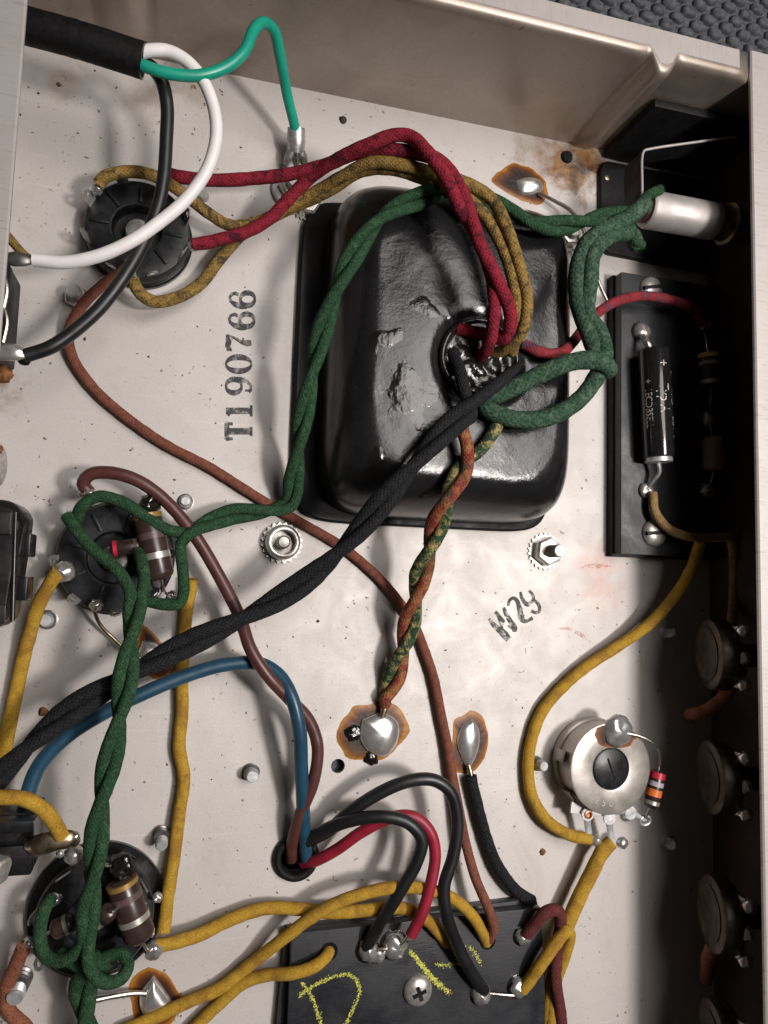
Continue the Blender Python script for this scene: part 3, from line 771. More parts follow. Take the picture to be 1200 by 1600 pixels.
solder_joint('pointed solder blob by the bottom yellow wires joined by a stranded wire', [(240,1522),(262,1552),(272,1572),(255,1590),(236,1596),(220,1578),(218,1552),(228,1535)], 3.0,
    [(232,1512),(256,1518),(276,1545),(288,1565),(275,1590),(240,1606),(215,1596),(205,1560),(200,1540),(212,1522)], (242,1560))
solder_joint('rounded solder blob half hidden under the black twisted wires', [(222,1000),(245,1005),(253,1022),(248,1045),(225,1048),(214,1030)], 3.0,
    [(222,975),(242,990),(262,1020),(272,1045),(260,1060),(228,1055),(212,1030)], (234,1022))

# ================================================================== nuts, studs and rivets
def stud(label, px, py, rs, h, nut=0, nh=2.2, washer=0, lean=(0, 0), mat='zinc', group=None, hexa=True, cat='bolt', name='threaded_stud'):
    c = P(px, py); t = root(name, (c.x, c.y, 0), label, cat, group)
    d = Vector((lean[0], lean[1], 1)).normalized(); M_ = axis_matrix((c.x, c.y, 0), d); z = 0
    if washer:
        m = MB(); n = 22; pr = []
        for i in range(n * 2):
            a = 2*PI*i/(2*n); r = washer * (1.0 if i % 2 else .86); pr.append((c.x + r*math.cos(a), c.y + r*math.sin(a)))
        m.prism(pr, .02, .8, 0); m.build('lock_washer', 'steel', t, False); z = .75
    if nut:
        m = MB(); m.lathe([(nut, z), (nut, z + nh*.75), (nut*.86, z + nh), (nut*.5, z + nh)] if hexa else [q_ for k_ in range(4) for q_ in ((nut*.80, z+nh*k_/4), (nut*(1-.05*k_), z+nh*(k_+.35)/4), (nut*(1-.05*k_), z+nh*(k_+.6)/4), (nut*.80, z+nh*(k_+.95)/4))], 6 if hexa else 24, M_ @ Matrix.Rotation(random.random(), 4, 'Z'))
        m.build('nut', 'dark_steel' if not hexa else 'steel', t, True, .2 if hexa else 0, 30)
    m = MB(); pr = [(rs, 0)]; zz = z
    while zz < h - .8: pr += [(rs, zz), (rs*.86, zz + .3)]; zz += .6
    pr += [(rs*.95, h - .5), (rs*.8, h), (.01, h)]
    m.lathe(pr, 18, M_); m.build('threads', mat, t, True, 0, 50)
    return t
stud('threaded stud with nut below the rectifier socket', 120, 466, 2.2, 6.5, 3.4, 2.6, lean=(-.05, 0), mat='steel')
stud('bare stud end with nut beside the lower left yellow wire', 75, 968, 1.9, 4.5, 2.7, 2.2, hexa=False)
stud('flat stud end with ring beside the thick brown resistor', 290, 784, 1.5, 2.6, 2.4, 1.3, hexa=False)
stud('grey stud with nut on bare floor left of the open hole', 392, 1206, 1.9, 5.5, 2.6, 3.0, hexa=False)
stud('grey stud leaning against the long vertical yellow wire', 252, 1300, 1.7, 7.0, 2.3, 4.0, hexa=False, lean=(.05, -.25))
stud('short stud with nut between curved yellow wire and trimmer can', 836, 1192, 1.8, 5.0, 2.4, 3.0, hexa=False, lean=(.15, 0))
stud('stud with stacked nuts beside the salmon coloured wire', 34, 1524, 2.2, 8.5, 3.0, 5.0, hexa=False, lean=(0, -.2))
stud('small domed rivet behind the dirty yellow socket wire', 318, 308, 1.7, 1.6, 0, mat='solder_dull', cat='rivet', name='rivet')
stud('dark rivet in the rusty corner by the end wall', 885, 246, 2.3, 1.2, 0, mat='bakelite', cat='rivet', name='rivet')
stud('hex nut and long stud at the free corner of the transformer', 850, 862, 2.1, 11, 5.0, 4.0, 6.3, mat='steel')
stud('nut showing behind the green wires at the transformer edge', 884, 372, 2.2, 6, 4.3, 3.5, 5.4, mat='steel')
stud('nut tucked under the dirty yellow wires by the transformer', 478, 322, 2.2, 6, 4.3, 3.5, 5.4, mat='steel')
# cup nut with the stud sunk inside
def cup_nut():
    c = P(440, 848); t = root('cup_nut', (c.x, c.y, 0), 'open round nut with a stud sunk inside, on a toothed washer', 'nut'); T = Matrix.Translation((c.x, c.y, 0))
    m = MB(); m.prism([(c.x + (6.4 if i % 2 else 5.6)*math.cos(PI*i/20), c.y + (6.4 if i % 2 else 5.6)*math.sin(PI*i/20)) for i in range(40)], .02, 1.0); m.build('lock_washer', 'steel', t, False)
    m = MB(); m.lathe([(5.2, .9), (5.3, 3.4), (5.0, 4.3), (4.3, 4.7), (3.7, 4.5), (3.5, 3.9), (3.5, 1.2), (.01, 1.1)], 40, T); m.build('nut', 'steel', t, True, 0, 50)
    m = MB(); pr = [(1.8, 1.0)]
    for k in range(7): pr += [(2.0, 1.2 + k*.6), (1.7, 1.5 + k*.6)]
    pr += [(1.5, 5.6), (.01, 5.7)]; m.lathe(pr, 20, T); m.build('threads', 'steel', t, True, 0, 60)
cup_nut()
# rubber grommet in the floor
c = P(462, 1338); m = MB()
m.lathe([(5.0, -1.4), (6.6, .01), (6.9, .8), (6.6, 1.9), (5.9, 2.5), (5.1, 2.4), (4.5, 1.7), (4.3, .6), (4.3, -1.4)], 40, Matrix.Translation((c.x, c.y, 0)))
tag(m.build('rubber_grommet', 'black_rubber', None, True, 0, 180), 'black rubber grommet in the floor with five wires through it', 'grommet')

# ================================================================== trimmer potentiometer
def trimmer():
    c = P(921, 1186); H = 13.0; r = 14.3; t = root('trimmer_pot', (c.x, c.y, 0), 'round silver can potentiometer with black slotted shaft standing on the floor', 'potentiometer'); T = Matrix.Translation((c.x, c.y, 0))
    m = MB(); m.lathe([(r*.80, .02), (r*.98, .5), (r*.98, 3.2), (r*.93, 3.3), (r*.93, H - .9), (r*.99, H - .7), (r*.99, H - .2), (r*.95, H), (r*.50, H), (r*.46, H-.1), (r*.45, H-.5), (r*.45, H-2), (.01, H-2)], 64, T)
    can = m.build('can', 'pot_can', t, True, 0, 30)
    m = MB(); m.lathe([(r*.435, H-2), (r*.435, H-.15), (r*.40, H+.1), (.01, H+.1)], 40, T); plug = m.build('shaft', 'bakelite', t, True, 0, 40)
    m = MB(); rm = Matrix.Rotation(math.radians(-68), 3, 'Z'); m.box((-3.6, -.32, H+.08), (3.6, .32, H+.16), rm, Vector((c.x, c.y, 0))); m.build('slot', 'tar', plug, False)
    v, f = text_mesh('250', 3.0); m = MB()
    for i, ch in enumerate('250'):
        v, f = text_mesh(ch, 3.0); a = math.radians(-118 + i * 14); rm = Matrix.Rotation(a + PI/2, 3, 'Z')
        m.add([rm @ Vector((q.x, q.y, 0)) + Vector((c.x + r*.75*math.cos(a), c.y + r*.75*math.sin(a), H+.05)) for q in v], f)
    m.build('embossed_number', 'pot_can', can, False)
    for a in (168, 222, 300):
        ar = math.radians(a); rm = Matrix.Rotation(ar, 3, 'Z'); m = MB(); m.box((r*.98, -1.9, 2.0), (r*.98+.6, 1.9, 8.2), rm, Vector((c.x, c.y, 0))); m.build('clip', 'pot_can', can, True, .15)
    # solder blob and flux on the can
    b = P(966, 1142, H); m = MB(); n = 40; vs = []
    for k in range(5):
        for i in range(n):
            a = 2*PI*i/n; q = .2 + .8*k/4; rr = (7.6 + 1.6*pnoise(Vector((math.cos(a)*2, math.sin(a)*2, 3)))) * q
            x, y = b.x - .6 + rr*1.05*math.cos(a), b.y - .6 + rr*.62*math.sin(a); d = Vector((x - c.x, y - c.y))
            if d.length > r*.97: d = d.normalized() * r*.97
            if d.length < r*.47: d = d.normalized() * r*.47
            m.rad[len(vs)] = k/4 * .9; vs.append((c.x + d.x, c.y + d.y, H + .10))
    m.add(vs, [(k*n+i, k*n+(i+1)%n, (k+1)*n+(i+1)%n, (k+1)*n+i) for k in range(4) for i in range(n)] + [list(range(n))]); m.build('flux', 'flux', can, True)
    blob('solder', 'solder', (b.x, b.y, H + .1), 4.9, .36, t, 2, 26, .30)
    # terminals: white wafer with copper rivets and three legs
    for i, (px, py) in enumerate(((918, 1272), (952, 1278), (985, 1270))):
        q = P(px, py, 9); m = MB(); m.lathe([(2.1, -.3), (2.1, .3)], 20, Matrix.Translation(q)); 
        d = (P(px + (4, 6, 26)[i], py + (42, 40, 10)[i], 7) - q); m.tube([q - Vector((0,0,.2)), q + d*.5 - Vector((0,0,.6)), q + d], [1.3, 1.2, 1.1], 8, 0, None, .35)
        leg = m.build('terminal', 'zinc', t, True, 0, 40)
        if i == 0:
            m = MB(); m.lathe([(1.35, 0), (1.3, .55), (.9, .6), (.75, .35), (.75, .05), (.01, .05)], 20, Matrix.Translation(q + Vector((0, 0, .3)))); m.build('rivet', 'copper', leg, True, 0, 40)
    m = MB(); a0 = P(900, 1262, 8); m.box((-3.2, -2.0, 0), (12.5, 1.6, .9), Matrix.Rotation(math.radians(-8), 3, 'Z'), a0 + Vector((1.5, 0, -.9))); m.build('terminal_wafer', 'pvc_white', t, True, .3)
    for (px, py, r_) in ((931, 1313, 1.9), (972, 1317, 1.9)):
        blob('solder_end', 'solder', P(px, py, 7), r_, .8, t, px)
    # eye of the last terminal, holding the resistor lead
    q = P(1008, 1282, 8); m = MB(); m.tube([q + Vector((1.9*math.cos(a), 1.5*math.sin(a), .3*math.sin(a))) for a in [2*PI*i/20 for i in range(21)]], .5, 8); m.build('terminal_eye', 'zinc', t)
    m = MB(); m.tube(catmull([P(966, 1268, 9), P(985, 1270, 8.5), P(1002, 1277, 8)]), .9, 8, 0, None, .4); m.build('terminal_arm', 'zinc', t)
trimmer()
resistor('banded_resistor', 'small resistor with red, violet, orange and silver bands beside the trimmer can', (1029, 1203, 12), (1016, 1262, 12), 2.5, 'res_dark',
    [(.06, .22, 'band_red'), (.30, .42, 'band_violet'), (.50, .68, 'band_orange'), (.80, .90, 'band_silver')],
    [('a', (1031, 1190, 13), (1028, 1172, 14), (1015, 1158, 14.6), (998, 1150, 14.5), (975, 1145, 14.0)), ('b', (1012, 1270, 11), (1009, 1278, 9))])

# ================================================================== terminal boards
def screw(parent, c, r, kind, rot, name='screw'):
    t_ = Matrix.Translation(c); m = MB(); m.lathe([(r, 0), (r, r*.12), (r*.93, r*.30), (r*.74, r*.46), (r*.40, r*.56), (.01, r*.58)], 36, t_); s_ = m.build(name, 'steel', parent, True, 0, 60)
    for k in ((0, 1) if kind == 'cross' else (0,)):
        m = MB(); rm = Matrix.Rotation(rot + k*PI/2, 3, 'Z')
        if kind == 'cross': m.box((-r*.48, -r*.13, r*.50 + k*.02), (r*.48, r*.13, r*.60 + k*.02), rm, c)
        else: m.box((-r*.9, -r*.14, r*.30), (r*.9, r*.14, r*.60), rm, c)
        m.build('slot', 'bakelite', s_, False)
    return s_
def poly_board(name, mat, pxs, z0, z1, parent): 
    m = MB(); m.prism([(P(x, y, z1).x, P(x, y, z1).y) for x, y in pxs], z0, z1); return m.build(name, mat, parent, True, .25, 30)
bb = root('terminal_board', P(650, 1530, 0), 'black fibre terminal board with yellow chalk marks and a cross-head screw', 'terminal board')
poly_board('spacer_board', 'fibre_board', [(446, 1466), (450, 1452), (838, 1404), (842, 1420), (848, 1700), (424, 1700)], .02, 3.4, bb)
top_board = poly_board('top_board', 'fibre_board', [(456, 1459), (845, 1418), (852, 1560), (850, 1700), (446, 1700)], 3.45, 7.0, bb)
screw(bb, P(652, 1546, 7.0), 4.4, 'cross', .35)
def eyelet(px, py, r, parent, mat='solder', hz=7.0, seed=0, ring=True):
    c = P(px, py, hz)
    if ring:
        m = MB(); m.lathe([(r*1.15, -.2), (r*1.15, .15), (r*.95, .35), (r*.8, .2), (r*.8, -.2)], 24, Matrix.Translation(c)); m.build('eyelet', 'tar', parent)
    blob('solder', mat, c + Vector((0, 0, .5)), r, .75, parent, seed + px, 14, .35)
eyelet(574, 1484, 3.2, bb, 'solder_dull'); eyelet(615, 1476, 3.8, bb, 'solder'); eyelet(750, 1551, 3.2, bb, 'solder_dull', ring=False); eyelet(808, 1541, 3.0, bb); eyelet(815, 1462, 2.6, bb)
blob('solder', 'solder_dull', P(590, 1494, 7.4), 2.2, .5, bb, 5, 14, .5)
for px, py in ((697, 1470), (762, 1470), (514, 1487)):
    m = MB(); c = P(px, py, 7.0); m.lathe([(2.6, .0), (2.6, .06), (.01, .06)], 24, Matrix.Translation(c)); m.build('hole', 'tar', bb)
m = MB(); m.tube(catmull(PX([(590, 1484, 8.6), (604, 1482, 9.2), (620, 1478, 9)])), .5, 8); m.build('jumper', 'tinned_wire', bb)
m = MB(); m.tube(catmull(PX([(756, 1551, 8.6), (785, 1554, 8.2), (812, 1556, 8.4)])), .42, 8); m.build('jumper', 'tinned_wire', bb)
m = MB(); m.tube(catmull(PX([(640, 1458, 15), (632, 1470, 12), (622, 1478, 9)])), .45, 8); m.build('wire_end', 'tinned_wire', bb)
def chalk(strokes, parent, z, wd, dens):
    m = MB()
    for st in strokes:
        path = catmull([P(x, y, z) for x, y in st], .25)
        for p in path:
            for _ in range(dens):
                q = p + Vector((random.gauss(0, wd), random.gauss(0, wd), random.uniform(.03, .12))); r = random.uniform(.08, .30); a = random.random()*6
                m.add([q + Vector((r*math.cos(a + k*1.57)*random.uniform(.5, 1), r*math.sin(a + k*1.57)*random.uniform(.5, 1), random.uniform(-.03, .05))) for k in range(4)], [(0, 1, 2, 3)])
    m.build('chalk_mark', 'chalk', parent, False)
chalk([[(472, 1535), (484, 1552), (494, 1575), (502, 1602)], [(468, 1556), (490, 1540), (515, 1528), (540, 1522), (556, 1530), (562, 1548), (552, 1575), (540, 1600)]], top_board, 7.0, .28, 5)
chalk([[(642, 1486), (660, 1510), (682, 1535), (704, 1552)], [(644, 1490), (664, 1514), (690, 1540)]], top_board, 7.0, .38, 6)
chalk([[(682, 1507), (700, 1508), (718, 1507), (733, 1518)], [(716, 1490), (716, 1505)], [(733, 1478), (744, 1492), (750, 1505)]], top_board, 7.0, .36, 4)

rb = root('component_board', P(1040, 640, 0), 'black fibre component board in shadow beneath the control panel rim', 'terminal board')
x_r = 181.5; A = P(971, 422, 8); B = P(971, 869, 8)
m = MB(); m.box((P(958, 640, 4).x, B.y, .02), (x_r, A.y, 3.6)); m.build('spacer_board', 'black_paint', rb, True, .2)
m = MB(); m.box((A.x, B.y + .8, 3.65), (x_r, A.y - .6, 8)); m.build('top_board', 'fibre_board', rb, True, .25)
screw(rb, P(1016, 452, 8), 4.3, 'slot', .2); screw(rb, P(1021, 833, 8), 4.6, 'slot', .1)
for (px, py, s_) in ((1000, 520, 1), (1008, 766, 2), (1098, 508, 3), (1105, 655, 4), (1102, 765, 5)):
    eyelet(px, py, 2.6 if s_ != 1 else 3.4, rb, 'solder_dull', 8.0, s_, False)
# tubular capacitor
def capacitor():
    a, b = P(1021, 546, 14), P(1029, 716, 14); r = 5.2; L = (b - a).length; M_ = axis_matrix(a, b - a)
    t = root('tubular_capacitor', a - Vector((0, 0, r)), 'glossy black tubular capacitor with silver print on the component board', 'capacitor')
    m = MB(); m.lathe([(r*.8, 0), (r*.96, .4), (r, .9), (r, L-.6), (r*.97, L-.2), (r*.85, L)], 40, M_); body = m.build('sleeve', 'cap_body', t)
    m = MB(); m.lathe([(r*.86, L), (r*.86, L+1.4), (r*.5, L+1.6), (.01, L+1.6)], 32, M_); m.build('end_cap', 'zinc', t)
    ax = (b - a).normalized(); up = Vector((0, 0, 1)); up = (up - ax*up.dot(ax)).normalized(); sd = ax.cross(up)
    for (body_t, size, ang) in (('+  1ECDBSELL', 3.4, -62), ('+     Typ A          ', 5.0, -4), ('+  1MFD  100V -', 4.2, 46)):
        v, f = text_mesh(body_t, size); mm = MB(); vs = []
        for q in v:
            an = math.radians(ang) + q.y / r; vs.append(a + ax*(L*.52 + q.x*.80) + (up*math.cos(an) - sd*math.sin(an)) * (r + .04))
        mm.add(vs, f); mm.build('printing', 'print_silver', body, False)
    for pts in ([(1020, 552, 13), (1012, 535, 14), (1003, 522, 10)], [(1014, 552, 13), (1010, 538, 13), (1000, 522, 10)], [(1029, 722, 14), (1030, 738, 13), (1020, 752, 11), (1010, 764, 9)]):
        m = MB(); m.tube(catmull(PX(pts), .5), .75, 8); m.build('lead', 'solder_dull', t)
capacitor()
resistor('board_resistor', 'dark resistor with a yellow band in shadow on the component board', (1106, 552, 12), (1110, 606, 12), 3.4, 'res_brown', [(.02, .14, 'band_yellow'), (.26, .36, 'band_violet'), (.78, .90, 'band_silver')],
    [('a', (1104, 535, 12), (1099, 512, 9)), ('b', (1110, 630, 12), (1105, 652, 9))])
resistor('board_resistor', 'plain reddish resistor in shadow on the component board', (1112, 682, 12), (1115, 735, 12), 3.4, 'band_tan', [],
    [('a', (1110, 668, 12), (1106, 657, 9)), ('b', (1112, 750, 12), (1104, 763, 9))])

# ================================================================== pilot lamp and its bracket
lam = root('lamp_holder', P(1060, 325, 15), 'pale metal pilot lamp holder with thin bent bracket beneath the rim', 'lamp holder')
a = P(1010, 327, 26); m = MB(); r = 5.9; L = XW1 - a.x; M_ = axis_matrix(a, (1, .0, 0))
LE = P(1113, 325, 26).x - a.x
m.lathe([(r*.5, -.6), (r*.92, -.4), (r*.98, .2), (r, .6), (r, LE), (r*1.0, LE + .1)], 40, M_); m.build('shell', 'lamp_metal', lam, True, 0, 40)
m = MB(); m.lathe([(r*.95, LE), (r*.95, LE+5), (r*1.15, LE+5.2), (r*1.15, LE+6.5), (r*.9, LE+6.6), (r*.9, L)], 40, M_); m.build('collar', 'brass_dull', lam, True, 0, 40)
m = MB(); m.lathe([(.8, -2.4), (1.4, -1.6), (1.4, -.5)], 16, M_); m.build('contact', 'brass_dull', lam)
m = MB(); m.lathe([(r*.70, -1.8), (r*.74, -1.6), (r*.74, -.5)], 24, M_); m.build('insulator', 'pvc_brown', lam, True, 0, 40)
pth = PX([(1150, 214, 30), (1090, 222, 30), (1016, 233, 30), (1006, 236, 30), (1003, 246, 30), (1003, 290, 30), (1003, 318, 30)]); path = catmull(pth, .8)
m = MB(); vs = []; n = len(path)
for i, p in enumerate(path):
    d = (path[min(i+1, n-1)] - path[max(i-1, 0)]); d.z = 0; d.normalize(); q = Vector((-d.y, d.x, 0)) * .4
    vs += [p + q, p - q, p - q - Vector((0, 0, 9)), p + q - Vector((0, 0, 9))]
m.add(vs, [(4*i+k, 4*i+(k+1)%4, 4*i+4+(k+1)%4, 4*i+4+k) for i in range(n-1) for k in range(4)] + [(0, 1, 2, 3), (4*n-4, 4*n-3, 4*n-2, 4*n-1)]); m.build('bracket', 'black_paint', lam, True, 0, 40)
m = MB(); m.tube([p + Vector((0, 0, .12)) for p in path], .42, 8); m.build('bracket_edge', 'lamp_metal', lam)
# black angle in the corner
ab = root('corner_angle', P(960, 320, 0), 'black painted angle plate in the corner of end wall and panel wall', 'bracket')
m = MB(); c0 = P(931, 248); c1 = P(931, 398); X0 = c0.x + .6
pl = [(X0 + 3.0, c0.y - 1.2), (X0 + .9, c0.y - 2.2), (X0, c0.y - 5), (X0, c1.y + 5), (X0 + .9, c1.y + 2), (X0 + 3.5, c1.y + .3), (XW1 - .3, c1.y - 1), (XW1 - .3, c0.y - 1.2)]
m.prism(pl, .03, 2.2, .5); m.build('base_leaf', 'black_paint', ab, True, .2)
m = MB(); m.box((X0 + 2, YW - 3.2, .6), (XW1 - .3, YW - .45, 31)); m.build('upright_leaf', 'black_paint', ab, True, .3)
m = MB(); m.lathe([(1.1, 0), (1.0, .4), (.01, .6)], 14, Matrix.Translation(P(948, 278, 2.2))); m.build('rivet', 'brass_dull', ab)

# ================================================================== control pots on the panel wall (in the dark)
def control_pot():
    c = P(1106, 1022, 24); r = 11.2; t = root('control_pot', (c.x, c.y, 8), 'dark round potentiometer on the panel wall beside the tan capacitor wire', 'potentiometer', 'control potentiometers along the panel wall')
    M_ = axis_matrix(c, (1, 0, .30)); L = (XW1 - c.x) * .9
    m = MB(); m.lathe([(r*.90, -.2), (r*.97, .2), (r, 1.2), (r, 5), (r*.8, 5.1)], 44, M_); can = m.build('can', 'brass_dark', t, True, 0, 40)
    m = MB(); m.lathe([(r*.74, -.5), (r*.72, -.15), (r*.3, -.1)], 40, M_); m.build('back_plate', 'brass_dark', can, True, 0, 40)
    m = MB(); m.lathe([(r*.85, 5), (r*.85, 6.5), (3.6, 6.6), (3.6, L - .2)], 32, M_); m.build('bushing', 'bakelite', t, True, 0, 40)
    for k, dy in enumerate((-8, 0, 8)):
        q = Vector((c.x + 3.4, c.y + dy, c.z + 8.4)); m = MB(); m.tube([q - Vector((0, 0, 5)), q, q + Vector((.4, 0, 3.2))], [1.4, 1.3, 1.6], 10, 0, None, .35); lg = m.build('terminal', 'zinc', t, True, 0, 40)
        blob('solder', 'solder', q + Vector((.2, 0, 3.2)), 2.1, .9, lg, k + 1, 12, .3)
    return t
def copy_tree(o, parent=None):
    n = o.copy(); C.objects.link(n); n.parent = parent
    for ch in o.children: copy_tree(ch, n)
    return n
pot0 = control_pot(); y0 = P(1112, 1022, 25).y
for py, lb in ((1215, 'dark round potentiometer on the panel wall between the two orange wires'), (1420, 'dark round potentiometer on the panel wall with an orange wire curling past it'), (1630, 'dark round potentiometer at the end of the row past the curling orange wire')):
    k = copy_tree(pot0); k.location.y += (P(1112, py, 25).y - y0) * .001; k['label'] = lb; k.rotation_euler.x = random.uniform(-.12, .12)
for (px, py, lb) in ((1040, 990, 'small bright tag in the shadow beside the topmost control potentiometer'), (1040, 1315, 'small bright tag in the shadow level with the trimmer terminals')):
    c = P(px, py); t = root('solder_tag', (c.x, c.y, 0), lb, 'solder tag'); m = MB(); ring_tab(m, c, 2.6, 0, 0, 7, 3.4, .6, .2, False); m.build('tab', 'zinc', t, False)
    m = MB(); m.box((c.x - 2.4, c.y - 2, .01), (c.x + 3, c.y + 2, .6)); m.build('foot', 'zinc', t, True, .15)

# ================================================================== things on the rear wall
# power cord sheath and strain relief
def sheath():
    a, b = P(18, 34, 34), P(224, 95, 36); path = catmull([a + (a-b)*.25, a, a.lerp(b, .5) + Vector((0, 0, .6)), b]); r = 4.4
    t = root('mains_cable', (a.x, a.y, 20), 'thick black rubber mains cable entering through a strain relief', 'cable')
    m = MB(); rs = [r * (1 + .02 * pnoise(Vector((0, i*.4, 2)))) for i in range(len(path))]; m.tube(path, rs, 28, 1.5); s_ = m.build('sheath', 'black_rubber', t, True, 0, 60)
    d = (path[-1] - path[-2]).normalized(); M_ = axis_matrix(path[-1], d)
    m = MB(); m.lathe([(r*1.01, -.3), (r*1.02, .1), (r*.86, .15), (r*.80, -.2)], 32, M_); m.build('cut_end', 'pvc_black', s_)
    M2 = axis_matrix(a + (a-b)*.02, d); m = MB(); m.lathe([(r*1.2, -9), (r*1.9, -9), (r*1.9, -3), (r*1.75, -1.5), (r*1.15, -1.2), (r*1.05, -1.2)], 32, M2); m.build('strain_relief', 'black_plastic', t, True, 0, 40)
    m = MB(); m.box((-7, -3, -9), (7, 9.5, -4), M2.to_3x3(), M2.translation); m.build('relief_clip', 'black_plastic', t, True, .6)
sheath()
sw = root('power_switch', P(5, 470, 10), 'black power switch with two solder lugs on the rear wall', 'switch')
q = P(22, 470, 26); ya, yb = P(20, 405, 26).y, P(18, 552, 26).y
m = MB(); m.box((XW0 + .1, yb, 8), (q.x - 2.5, ya, 24)); m.build('body', 'black_paint', sw, True, .8)
m = MB(); m.box((XW0 + .1, yb + 3, 23.9), (q.x - 1.0, ya - 2, 29)); m.build('cover', 'black_paint', sw, True, 1.0)
for i, yy in enumerate((430, 480)):
    m = MB(); m.tube(catmull(PX([(6, yy, 29.3), (11, yy+22, 29.8), (5, yy+55, 29.3)])), .5, 8); m.build('spring', 'tinned_wire', sw)
def lug(parent, a, b, r, mat='solder_dull', bl=None):
    a, b = P(*a), P(*b); m = MB(); m.tube(catmull([a, a.lerp(b, .5), b]), [r]*40, 12, 0, None, .5); o = m.build('lug', mat, parent, True, 0, 50)
    return o
def lug2(parent, pts, rs, mat):
    path = catmull(PX(pts), .5); n = len(path); rr = []
    for i in range(n):
        f = i/(n-1)*(len(rs)-1); k = min(int(f), len(rs)-2); rr.append(rs[k] + (rs[k+1]-rs[k])*(f-k))
    m = MB(); m.tube(path, rr, 14, 0, None, .5); return m.build('lug', mat, parent, True, 0, 50)
lug2(sw, [(8, 403, 26), (28, 405, 27), (46, 406, 27), (54, 406, 27)], [1.4, 2.0, 1.8, 1.0], 'dark_steel')
lug2(sw, [(-18, 548, 26), (5, 550, 27), (25, 551, 27.5), (46, 556, 27)], [1.6, 2.4, 2.2, 1.1], 'solder')
blob('burnt_flux', 'tar', P(38, 562, 26.5), 1.6, .7, sw, 3)
blob('flux_drip', 'rust_flake', P(5, 585, 22), 2.4, .6, sw, 5, 14, .6)
fh = root('fuse_holder', P(10, 880, 6), 'glossy black moulded fuse holder box with two side clips', 'fuse holder')
yt, ym = P(30, 781, 31).y, P(25, 986, 31).y; xr = P(30, 880, 31).x
pr = []
for (cx, cy, a0) in ((xr - 5, yt - 5, 0), (XW0 + .5, yt, PI/2), (XW0 + .5, ym, PI), (xr - 6.5, ym + 5, -PI/2)):
    if cx > XW0 + 2:
        for k in range(7): a = a0 + PI/2*k/6; pr.append((cx + 5*math.cos(a), cy + 5*math.sin(a)))
    else: pr.append((cx, cy))
m = MB(); m.prism(pr, 17, 31, 1.8); fb = m.build('body', 'black_plastic', fh, True, .5, 30)
for (p0, p1) in (((2, 800), (20, 835)), ((0, 945), (11, 975))):
    a, b = P(p0[0], p1[1], 31), P(p1[0], p0[1], 31); m = MB(); m.box((XW0 + 1, a.y, 30.9), (b.x, b.y, 31.9)); m.build('raised_panel', 'black_plastic', fb, True, .35)
m = MB(); a, b = P(24, 800, 31), P(19, 970, 31); m.tube(catmull([a - Vector((0,0,.35)), a.lerp(b, .5) - Vector((0,0,.3)), b - Vector((0,0,.35))]), .6, 10); m.build('edge_rib', 'black_plastic', fb)
for py in (852, 920):
    c = P(52, py, 26); m = MB(); m.box((xr - 1.2, c.y - 2.9, 20), (xr + 1.6, c.y + 2.9, 28)); m.build('clip', 'black_plastic', fh, True, .5)
jn = root('jack_nut', P(0, 735, 18), 'shiny jack nut and washer on the rear wall above the fuse holder', 'nut')
c = P(4, 728, 22); M_ = axis_matrix((XW0 + .1, c.y, 22), (1, 0, .1)); Lx = c.x - XW0
m = MB(); m.lathe([(7.5, Lx - 3.6), (7.5, Lx - 2.6), (6.5, Lx - 2.4), (4, Lx-2.4)], 36, M_); m.build('washer', 'steel', jn, True, 0, 40)
m = MB(); m.lathe([(4, 0), (4, Lx - 3), (5.4, Lx - 2.4), (5.4, Lx - .4), (4.6, Lx), (3.2, Lx), (.01, Lx - .6)], 24, M_); m.build('nut', 'solder_dull', jn, True, 0, 40)
blob('flux_stain', 'rust_flake', (c.x - .4, c.y + 3.5, 26), 1.2, .6, jn, 4)
jk = root('speaker_jack', P(10, 1330, 6), 'black moulded jack with a long metal spoon terminal on the rear wall', 'jack')
a, b = P(54, 1278, 24), P(50, 1374, 24)
m = MB(); m.box((XW0 + .1, b.y, 6), (a.x - .5, a.y, 20)); m.build('body', 'black_plastic', jk, True, .5)
m = MB(); m.box((XW0 + .1, b.y + 1.0, 19.9), (a.x, b.y + 8.0, 24)); m.build('step', 'black_plastic', jk, True, .4)
m = MB(); m.box((XW0 + .1, b.y + 11.5, 19.9), (a.x + .3, a.y - .2, 25.5)); m.build('step', 'black_plastic', jk, True, .4)
lug2(jk, [(40, 1322, 24), (55, 1322, 25), (75, 1316, 26), (95, 1312, 26), (112, 1312, 25.5), (120, 1318, 24)], [1.2, 2.5, 2.6, 2.4, 2.2, 1.2], 'brass_dull')
blob('solder', 'solder', P(118, 1306, 25), 1.1, 1, jk, 2); blob('solder', 'solder', P(94, 1334, 24), 1.0, 1, jk, 5)
blob('solder_joint_end', 'solder_dull', P(116, 1336, 20), 2.4, 1.1, jk, 8)
m = MB(); m.lathe([(3.4, -6), (3.4, 0), (2.6, .6), (.01, .7)], 10, axis_matrix(P(4, 1362, 25), (.8, -.2, .5))); m.build('hex_end', 'steel', jk, True, .3, 30)

